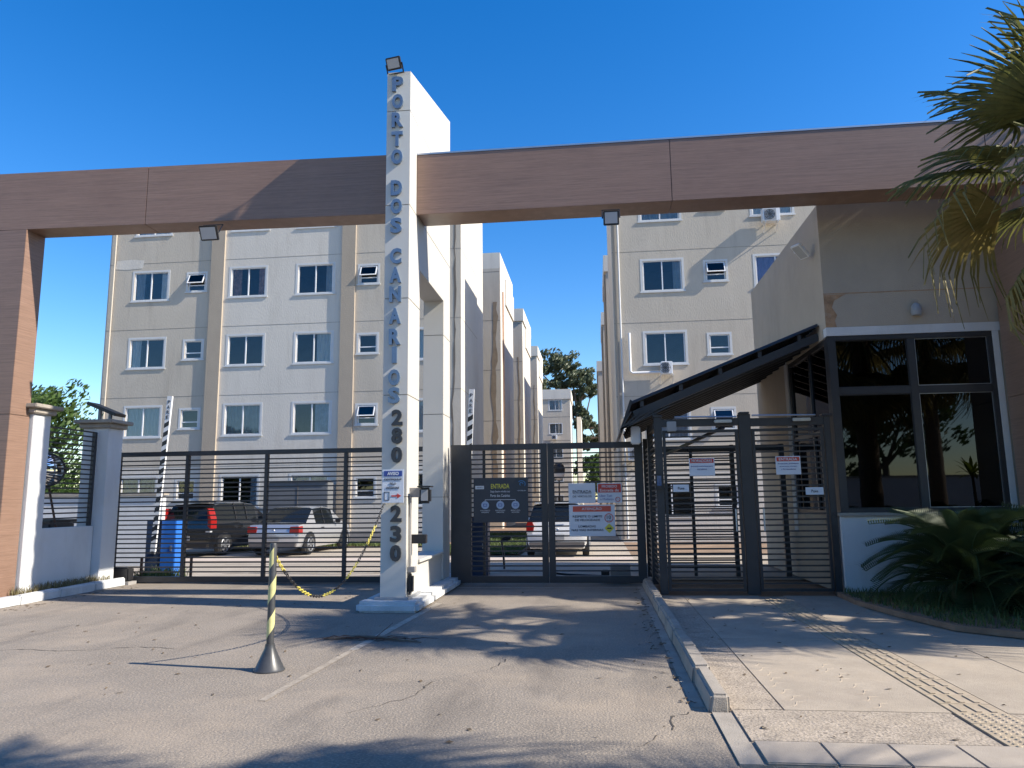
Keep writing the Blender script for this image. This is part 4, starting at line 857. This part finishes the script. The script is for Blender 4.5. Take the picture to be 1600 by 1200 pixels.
sd = MB(); sd.box(GX + .01, GX + .1, GY + .1, GY + .2, 1.222, 4.055); sd.box(GX + .01, GX + .1, GY + .2, 14.72, 3.98, 4.055); sd.box(GX + .01, GX + .1, 14.62, 14.72, 1.222, 3.98); sd.box(GX + .02, GX + .09, 13.35, 13.42, 1.3, 3.98); sd.box(GX + .02, GX + .09, GY + .2, 14.62, 2.55, 2.63); sd.box(GX + .01, GX + .1, GY + .2, 14.62, 1.222, 1.3)
sf = sd.build('side_window', black_m, gh)
MB().box(GX + .05, GX + .06, GY + .2, 14.62, 1.3, 3.98).build('pane', dglass, sf)
MB().lathe([(.07, 0), (.085, .06), (.075, .15), (.03, .2)], (5.15, GY - .045, 4.36), 14).build('wall_lamp', grey_p, gh, smooth=True)
# ceiling inside the room
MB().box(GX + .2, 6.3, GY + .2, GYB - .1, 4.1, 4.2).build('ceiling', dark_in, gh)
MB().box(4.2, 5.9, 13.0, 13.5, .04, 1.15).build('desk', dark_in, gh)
# awning
aw = thing('awning', 'black corrugated lean-to awning sloping from the guardhouse over the pedestrian cage', 'awning', (2.2, 14.5, 3.2))
ax0, az0, ax1, az1 = .62, 3.13, 3.75, 4.36
sl_ = (az1 - az0) / (ax1 - ax0)
n = 48; vs = []; fs = []
ys_ = [12.52 + (17.3 - 12.52) * i / 96 for i in range(97)]
for i, y in enumerate(ys_):
    dz = .025 * (1 if (i // 2) % 2 else -1)
    vs += [(ax0, y, az0 + dz), (ax1, y, az1 + dz)]
fs = [(2 * i, 2 * i + 1, 2 * i + 3, 2 * i + 2) for i in range(96)]
o = raw('corrugated_sheet', vs, fs, rooft, aw); sm = o.modifiers.new('thick', 'SOLIDIFY'); sm.thickness = .012
for k, f_ in enumerate((.06, .27, .48, .69, .9)):
    x = ax0 + (ax1 - ax0) * f_; z = az0 + (az1 - az0) * f_ - .095; MB().box(x - .03, x + .03, 12.56, 17.25, z - .05, z + .05).build('purlin', black_m, aw)
for k in range(9):
    y = 12.6 + .56 * k; MB().bar((ax0 + .05, y, az0 - .205), (ax1, y, az1 - .205), .06, .13).build('rafter', black_m, aw)
MB().prism([(ax0 - .01, az0 + .05), (ax0 - .2, az0 - .5), (ax0 - .16, az0 - .52), (ax0 + .03, az0 + .02)], 'y', 12.5, 17.3).build('valance', rooft, aw)
for k in range(5): MB().bar((ax0 - .185 , 12.49, az0 - .46), (ax0 + .1 * k * 1.6, 12.49, az0 - .16 + .02 * k), .02).build('valance_rib', black_m, aw)
for y in (12.62, 17.0): MB().box(.98, 1.06, y, y + .08, 2.86 if y < 13 else .0, 3.0).build('post', black_m, aw)
MB().box(.62, .78, 12.8, 13.0, 2.45, 2.75).build('speaker_box', frame_w, aw, bevel=.02)

# ================================================================== FLOODLIGHTS
def flood(label, pos, tilt, wd=.26, ht=.2, rz=0, up=.18, lens=lens_m, body=plast_k):
    t = thing('floodlight', label, 'floodlight', pos)
    rot = Matrix.Rotation(rz, 4, 'Z') @ Matrix.Rotation(tilt, 4, 'X'); e = rot.to_euler(); P = Vector(pos); f = rot @ Vector((0, -1, 0))
    MB().obox(P, wd, .05, ht, e).build('housing', body, t, bevel=.01); MB().obox(P + f * .027, wd - .05, .006, ht - .05, e).build('lens', lens, t)
    fin = MB()
    for k in range(6): fin.obox(P - f * .035 + rot @ Vector((-wd * .36 + wd * .144 * k, 0, 0)), .01, .03, ht * .8, e)
    fin.build('heat_sink', body, t)
    r = rot @ Vector((1, 0, 0)); mb = MB(); top = P + Vector((0, 0, up)) + (Vector((0, .12, 0)))
    for s in (-1, 1): mb.bar(P + r * s * (wd / 2 + .012), top + r * s * (wd / 2 + .012), .02, .006)
    mb.bar(top - r * (wd / 2 + .018), top + r * (wd / 2 + .018), .03, .006); mb.build('bracket', body, t)
flood('floodlight hung under the beam on the sliding gate side', (-6.1, 10.88, 5.86), R(28), .3, .24)
flood('floodlight hung under the beam above the vehicle gate', (.35, 11.0, 5.80), R(12), .24, .22)
flood('floodlight on top of the white pylon', (-2.98, 10.55, 8.37), R(28), .25, .19, rz=R(-12), up=-.1)
flood('pale floodlight on the guardhouse wall edge beside its cables', (3.55, 12.55, 5.63), R(50), .2, .3, rz=R(-60), up=.1, body=frame_w)

# ================================================================== BARRIERS
def barrier(label, x, y, lean, front=blue_m):
    t = thing('boom_barrier', label, 'barrier', (x, y, 0))
    MB().box(x - .02, x + .31, y - .18, y + .18, 0, 1.2).build('cabinet', front, t, bevel=.012); MB().box(x - .36, x - .022, y - .17, y + .17, .0, 1.19).build('side_cabinet', navy_m, t, bevel=.01)
    MB().box(x + .2, x + .24, y - .19, y - .181, .55, .66).build('lock', alu, t)
    a = Vector((x - .14, y - .24, .5)); d = Vector((math.sin(R(lean)), 0, math.cos(R(lean)))); L_ = 3.35; p = Vector((d.z, 0, -d.x))
    arm = MB().bar(a, a + d * L_, .11, .05, up=(0, 1, 0)).build('arm', frame_w, t)
    for k in range(13):
        c0 = a + d * (.25 + .2 * k); hw = .055
        vs = [c0 - p * hw, c0 + p * hw + d * .07, c0 + p * hw + d * .17, c0 - p * hw + d * .1]
        raw('stripe', [v + Vector((0, -.0275, 0)) for v in vs], [(0, 1, 2, 3)], plast_k, arm)
    for k, ch in enumerate('PARE'): 
        q = a + d * (3.22 - .11 * k); lettering(ch, q.x, q.y - .028, q.z, .075, .06, plast_k, arm)
    MB().lathe([(.06, 0), (.06, .05)], (a.x, a.y + .02, .5), 14).build('pivot', plast_k, t)
barrier('boom barrier with blue cabinet behind the sliding gate', -9.18, 15.3, 3.2)
barrier('boom barrier with blue cabinet painted shade-dark navy behind the pylon', -2.55, 15.55, 2.5, navy_m)  # cabinet blue swapped for navy: its shade is put into the colour
# sensor post, garden lamp
t = thing('sensor_post', 'short black post with angled head behind the vehicle gate', 'post', (-2.1, 17.0, 0)); MB().tube([(-2.1, 17.0, 0), (-2.12, 17, .35), (-2.16, 17.0, .62)], .025, 8).build('stem', plast_k, t, smooth=True); MB().obox((-2.05, 16.97, .66), .24, .12, .09, Matrix.Rotation(R(-18), 4, 'Y').to_euler()).build('head', plast_k, t, bevel=.02)
t = thing('garden_lamp', 'black garden lamp post with a pale bowl beside the lawn', 'lamp', (-1.95, 40, 0))
MB().tube([(-1.95, 40, 0), (-1.95, 40, 2.55)], [.05, .035], 8).build('post', plast_k, t, smooth=True); MB().lathe([(.08, 0), (.24, .12), (.3, .3), (.27, .42)], (-1.95, 40, 2.5), 16).build('bowl', frame_w, t, smooth=True); MB().lathe([(.32, 0), (.33, .2), (.25, .4), (.1, .5)], (-1.95, 40, 2.93), 16).build('cap', plast_k, t, smooth=True)
# pylon fittings
t = thing('intercom', 'black hooded intercom on an arm reaching out of the pylon', 'intercom', (-2.62, 10.9, 1.66))
MB().bar((-2.74, 10.86, 1.66), (-2.56, 10.86, 1.66), .05, .14).build('arm', plinthm, t); MB().box(-2.58, -2.42, 10.78, 10.92, 1.50, 1.73).build('housing', plast_k, t, bevel=.03); MB().box(-2.60, -2.40, 10.72, 10.94, 1.735, 1.755).build('hood', plast_k, t, bevel=.006); MB().box(-2.55, -2.45, 10.772, 10.779, 1.54, 1.70).build('keypad', grey_p, t)
t = thing('conduit', 'dark conduit with junction boxes running down the pylon side', 'conduit', (-2.72, 10.8, .2))
MB().tube([(-2.712, 10.80, .2), (-2.712, 10.80, 1.6)], .018, 8).build('pipe', plinthm, t, smooth=True); MB().box(-2.738, -2.66, 10.72, 10.86, .22, .50).build('motor_box', plast_k, t, bevel=.03); MB().box(-2.738, -2.63, 10.74, 10.86, .52, .6).build('junction_box', plinthm, t, bevel=.006); MB().box(-2.738, -2.5, 10.88, 11.0, .92, 1.05).build('photocell', plast_k, t, bevel=.01)

# ================================================================== BOLLARD AND CHAIN
bo = thing('bollard', 'grey pole bollard with yellow spiral tape and a cone base', 'bollard', (-3.07, 6.93, 0))
MB().lathe([(.142, 0), (.142, .012), (.13, .025), (.05, .20), (.043, .235), (.043, .24)], (-3.07, 6.93, 0), 28).build('cone_base', postgrey, bo, smooth=True)
MB().lathe([(.034, .2), (.034, 1.14), (.028, 1.16)], (-3.07, 6.93, 0), 18).build('pole', postgrey, bo, smooth=True)
vs = []; fs = []; n = 72
for i in range(n + 1):
    a = i / n * 2 * math.pi * 2.3 + 3.4; z = .26 + .31 * (a - 3.4) / (2 * math.pi)
    for k in range(4): vs.append((-3.07 + .0352 * math.cos(a), 6.93 + .0352 * math.sin(a), min(z + .05 * k, 1.13)))
for i in range(n):
    for k in range(3): q = i * 4 + k; fs.append((q, q + 1, q + 5, q + 4))
raw('spiral_tape', vs, fs, yellow_f, bo, smooth=True)
A = Vector((-3.07, 6.90, 1.10)); B = Vector((-3.06, 10.60, 1.50)); 
ch = thing('plastic_chain', 'yellow and black plastic chain hanging between bollard and pylon', 'chain', (-3.06, 9, .3))
pts = []; N_ = 420; sag = .80
for i in range(N_ + 1):
    s = i / N_; pts.append(A.lerp(B, s) - Vector((0, 0, sag * 4 * s * (1 - s))) + Vector((-.06 * math.sin(math.pi * s), 0, 0)))
lk = MB(); rr = []
for k in range(17):
    a = k / 16 * 2 * math.pi; rr.append((.026 * math.cos(a), .015 * math.sin(a), 0))
lk.tube(rr, .0055, 6, cap=False)
lky = lk.mesh('link', yellow, smooth='full'); lkk = lk.mesh('link', plast_k, smooth='full')
acc = 0; i = 0; last = pts[0]; idx = 0
for p, q in zip(pts, pts[1:]):
    acc += (q - p).length
    if acc >= .041:
        acc = 0; d = (q - p).normalized(); e = d.to_track_quat('X', 'Z').to_euler(); 
        rot = (d.to_track_quat('X', 'Z') @ Matrix.Rotation(R(90 if idx % 2 else 0), 4, 'X').to_quaternion()).to_euler()
        inst('link', lky if (idx // 9) % 2 == 0 else lkk, p, ch, rot=rot); idx += 1
MB().tube([B, (-3.05, 10.68, 1.5)], .008, 6).build('hook', alu, ch)
# fallen twig with a dry palm stalk
tw = thing('fallen_frond', 'dry fallen palm stalk lying across the white line', 'branch', (-2.5, 8.4, 0))
mb = MB().tube([(-3.1, 8.42, .02), (-2.7, 8.5, .03), (-2.3, 8.42, .025), (-1.95, 8.3, .012)], [.012, .02, .016, .006], 6); mb.build('stalk', bark, tw, smooth=True)
rnd = random.Random(5)
for k in range(16):
    x = -3.0 + .06 * k; a = rnd.uniform(-.5, .5) + (math.pi if k % 3 else 0)
    MB().tube([(x, 8.45, .02), (x + .12 * math.cos(a), 8.45 + .06 * math.sin(a) + rnd.uniform(-.08, .08), .02 + rnd.uniform(0, .03)), (x + .3 * math.cos(a), 8.45 + rnd.uniform(-.15, .15), .012 + (.16 if k == 6 else 0))], [.006, .005, .002], 5).build('twig', brown_m, tw)

vs = []; fs = []; rnd = random.Random(77)
for k in range(420):
    t_ = rnd.random()
    if t_ < .3: x, y, z = .70 - abs(rnd.gauss(0, .12)), rnd.uniform(6, 13.5), .006
    elif t_ < .5: x, y, z = rnd.uniform(1, 3.7), rnd.uniform(5.2, 12), .024
    elif t_ < .7: x, y, z = -8.9 + abs(rnd.gauss(0, .25)), rnd.uniform(10.3, 13.6), .006
    else: x, y, z = rnd.uniform(-7, .6), rnd.uniform(5, 13.3), .006
    a = rnd.uniform(0, 6.28); l = rnd.uniform(.012, .04); w_ = l * .4; b_ = len(vs); c_, s_ = math.cos(a), math.sin(a)
    vs += [(x - c_ * l, y - s_ * l, z), (x - s_ * w_, y + c_ * w_, z + rnd.uniform(0, .012)), (x + c_ * l, y + s_ * l, z + rnd.uniform(0, .01)), (x + s_ * w_, y - c_ * w_, z)]; fs.append((b_, b_ + 1, b_ + 2, b_ + 3))
tag(raw('leaf_litter', vs, fs, mat('litter', (.12, .085, .05), .9, var=.4, vs=6)), 'scattered dry leaf bits and grit on the driveway and pavement', 'leaves', kind='stuff')
for pts_ in ([(-6.8, 7.6), (-6.2, 7.75), (-5.7, 7.7), (-5.0, 7.95), (-4.5, 7.9)], [(-1.9, 5.6), (-1.5, 6.1), (-1.45, 6.6), (-1.0, 7.1), (-.9, 7.6)], [(.2, 5.0), (.45, 5.35), (.5, 5.7), (.7, 5.85)]):
    vs = []
    for (xa, ya_), (xb, yb_) in zip(pts_, pts_[1:]):
        for q in range(6): f_ = q / 6; vs.append((xa + (xb - xa) * f_ + rnd.uniform(-.02, .02), ya_ + (yb_ - ya_) * f_ + rnd.uniform(-.03, .03)))
    vv = []
    for x, y in vs: w_ = rnd.uniform(.003, .008); vv += [(x - w_, y - w_, .003), (x + w_, y + w_, .003)]
    struct(raw('asphalt_crack', vv, [(2 * q, 2 * q + 1, 2 * q + 3, 2 * q + 2) for q in range(len(vs) - 1)], mat('crack_dark', (.06, .052, .045), .95, var=.2)))

# ================================================================== CARS
def car(label, x, y, rz, paint, L_=3.95, W=1.68, H=1.48, style='hatch', glasscol=cglass, plate_t=None, lamp='low'):
    t = thing('parked_car', label, 'car', (x, y, 0), 'cars parked inside the gates', rz); hw = W / 2
    be = H * .63
    if style == 'hatch': st = [(0, .34, .60, .62, .80), (.04, .24, be * .8, be * .82, .95), (.09, .22, be, be + .02, .96), (.42, .2, be + .02, H - .03, .97), (.75, .2, be, H, 1), (1.9, .2, be - .02, H, 1), (2.35, .2, be - .03, H - .04, 1), (3.02, .2, be - .05, be - .02, 1), (3.6, .2, be - .17, be - .12, .97), (L_ - .1, .24, .6, .66, .9), (L_, .34, .55, .58, .78)]
    elif style == 'mpv': st = [(0, .36, .62, .66, .84), (.03, .26, be * .8, be * .82, .97), (.08, .22, be, be + .02, .97), (.36, .2, be + .02, H - .07, .97), (.7, .2, be, H - .01, 1), (1.9, .2, be - .02, H, 1), (2.5, .2, be - .03, H - .07, 1), (3.25, .2, be - .06, be - .03, 1), (3.85, .2, be - .2, be - .14, .97), (L_ - .1, .24, .62, .68, .9), (L_, .34, .55, .6, .78)]
    else: st = [(0, .34, .60, .62, .82), (.05, .24, be * .86, be * .88, .95), (.10, .22, be - .01, be + .0, .96), (.52, .2, be + .02, be + .05, .98), (1.15, .2, be + .02, H - .03, 1), (1.5, .2, be, H, 1), (2.1, .2, be - .02, H, 1), (2.5, .2, be - .03, H - .05, 1), (3.2, .2, be - .05, be - .02, 1), (3.75, .2, be - .16, be - .11, .97), (L_ - .1, .24, .6, .66, .9), (L_, .34, .55, .58, .78)]
    rings = []
    for (yy, zb_, zbelt, zt, kw) in st:
        h_ = hw * kw; gl_ = max(0, (zt - zbelt) / (H - be)); tw_ = h_ * (.97 - .20 * gl_)
        rings.append([(h_ * .90, zb_), (h_ * .985, zb_ + .14), (h_, (zb_ + zbelt) / 2 + .05), (h_ * .97, zbelt - .03), (h_ * .955, zbelt), (tw_, zt - .035 * (.3 + gl_)), (tw_ - .09, zt - .004), (0, zt + .012)])
    V = []; 
    for (yy, *_), r in zip(st, rings):
        full = r + [(-a, b_) for a, b_ in reversed(r[:-1])]; V += [(a, yy, b_) for a, b_ in full]
    m = 15; body = []; side = []; side2 = []; rear = []; front = []
    ns = len(st); tops = [s[3] - s[2] for s in st]
    for i in range(ns - 1):
        for k in range(m - 1):
            f = (i * m + k, i * m + k + 1, (i + 1) * m + k + 1, (i + 1) * m + k)
            hi = max(tops[i], tops[i + 1]) > .25; bothhi = min(tops[i], tops[i + 1]) > .25
            if k in (4, 9) and bothhi: (side if k == 4 else side2).append(f)
            elif k in (5, 6, 7, 8) and hi and not bothhi: (rear if i < ns / 2 else front).append(f)
            else: body.append(f)
        body.append((i * m + m - 1, i * m, (i + 1) * m, (i + 1) * m + m - 1))
    body += [tuple(range(m)), tuple((ns - 1) * m + k for k in range(m - 1, -1, -1))]
    def mk(nm, fs_, mt):
        mb = MB(); used = sorted({i for f in fs_ for i in f}); ix = {u: j for j, u in enumerate(used)}
        mb.v = [V[u] for u in used]; mb.f = [tuple(ix[i] for i in f) for f in fs_]; return mb.build(nm, mt, t, smooth=True, world=False)
    bd = mk('body', body, paint); mk('side_window', side, glasscol); mk('side_window', side2, glasscol); mk('rear_window', rear, glasscol); mk('windscreen', front, glasscol)
    for s in (-1, 1):
        for yy in (1.35, 1.95) if style != 'sedan' else (1.75,): MB().bar((s * (hw * .965), yy, be + .0), (s * (hw * .79), yy, H - .03), .05, .01, up=(s, 0, .3)).build('pillar', plast_k, t, world=False)
    ax = (.72, L_ - .78)
    for s in (-1, 1):
        for yy in ax:
            xo = s * hw
            MB().prism([(yy + .37 * math.cos(a * math.pi / 12), .30 + .37 * math.sin(a * math.pi / 12)) for a in range(-2, 15)], 'x', xo * .9, xo + s * .006).build('wheel_arch', plast_k, t, world=False)
            wh = MB().prism([(yy + .305 * math.cos(a * math.pi / 14), .305 + .305 * math.sin(a * math.pi / 14)) for a in range(28)], 'x', xo * .8, xo + s * .015).build('wheel', rubber, t, world=False, bevel=.015)
            rim = MB().prism([(yy + .19 * math.cos(a * math.pi / 12), .305 + .19 * math.sin(a * math.pi / 12)) for a in range(24)], 'x', xo * .9, xo + s * .019); rim.build('rim', plast_k, wh, world=False)
            sp = MB()
            for k in range(6): sp.bar((xo + s * .024, yy, .305), (xo + s * .024, yy + .2 * math.cos(k * 1.047), .305 + .2 * math.sin(k * 1.047)), .05, .012, up=(s, 0, 0))
            sp.tube([(xo + s * .02, yy + .2 * math.cos(k * math.pi / 12), .305 + .2 * math.sin(k * math.pi / 12)) for k in range(25)], .016, 6); sp.build('spoke', alu, wh, world=False)
        # lamps
        if lamp == 'tall': poly = [(s * hw * .985, be - .2), (s * hw * .86, be - .14), (s * hw * .86, be + .06), (s * hw * .82, be + .30), (s * hw * .80, be + .40), (s * hw * .86, be + .38), (s * hw * .985, be + .06)]; l0, l1 = -.0, .3
        elif lamp == 'round': poly = [(s * hw * .985, be - .27), (s * hw * .76, be - .25), (s * hw * .72, be - .08), (s * hw * .80, be + .06), (s * hw * .93, be + .07), (s * hw * .985, be - .05)]; l0, l1 = .015, .3
        else: poly = [(s * hw * .975, be - .24), (s * hw * .60, be - .24), (s * hw * .64, be - .05), (s * hw * .975, be - .04)]; l0, l1 = .015, .28
        MB().prism(poly, 'y', l0, l1).build('tail_lamp', red_l, t, world=False, bevel=.01); 
        MB().prism([(a_ * 1.003, b_) for a_, b_ in [(s * hw * .97, .74 * be - .0), (s * hw * .80, .74 * be), (s * hw * .80, .70 * be), (s * hw * .97, .70 * be)]], 'y', l0 - .006, .1).build('reversing_lamp', lens_m, t, world=False)
        MB().obox((s * (hw + .07), 2.55, be + .05), .17, .09, .12).build('mirror', paint if paint != car_s else plast_k, t, world=False, bevel=.02)
        MB().box(s * hw * .99 - .006, s * hw * .99 + .012, 1.5, 1.68, be - .14, be - .11).build('door_handle', plast_k if paint == car_s else paint, t, world=False)
    MB().prism([(-hw * .86, .25), (hw * .86, .25), (hw * .9, .40), (-hw * .9, .40)], 'y', -.03, .2).build('bumper', orange_m if paint != car_k else plast_k, t, world=False, bevel=.015)
    pl_ = MB().box(-.2, .2, -.038, -.031, .46, .59) if style != 'sedan' else MB().box(-.2, .2, -.042, -.035, .42, .55)
    po = pl_.build('number_plate', grey_p, t, world=False)
    MB().lathe([(.05, 0), (.05, .012)], (0, 0, 0), 16)
    MB().tube([(.05 * math.cos(k * math.pi / 8), .028, be * .8 + .05 * math.sin(k * math.pi / 8)) for k in range(17)], .008, 5).build('badge', alu, t, world=False)
    MB().bar((-.1, .03 if style != 'sedan' else .2, be + .06), (.4, .03 if style != 'sedan' else .2, be + .12), .02, .02).build('wiper', plast_k, t, world=False) if style != 'sedan' else None
    if style != 'sedan': MB().prism([(-hw * .74, H - .02), (hw * .74, H - .02), (hw * .72, H + .012), (-hw * .72, H + .012)], 'y', .16 if style == 'mpv' else .3, .55).build('roof_spoiler', paint, t, world=False, bevel=.01)
    return t
car('glossy black people carrier with tall red tail lamps beside the silver car', -12.05, 21.0, R(-6), car_k, 4.2, 1.74, 1.57, 'mpv', lamp='tall')
car('silver saloon with square red tail lamps in front of the grey panel', -9.35, 21.0, R(-4), car_s, 4.05, 1.66, 1.40, 'sedan')
car('white hatchback standing in the lane behind the vehicle gate signs', -1.08, 20.2, R(0), car_w, 3.8, 1.66, 1.43, 'hatch', lamp='round')
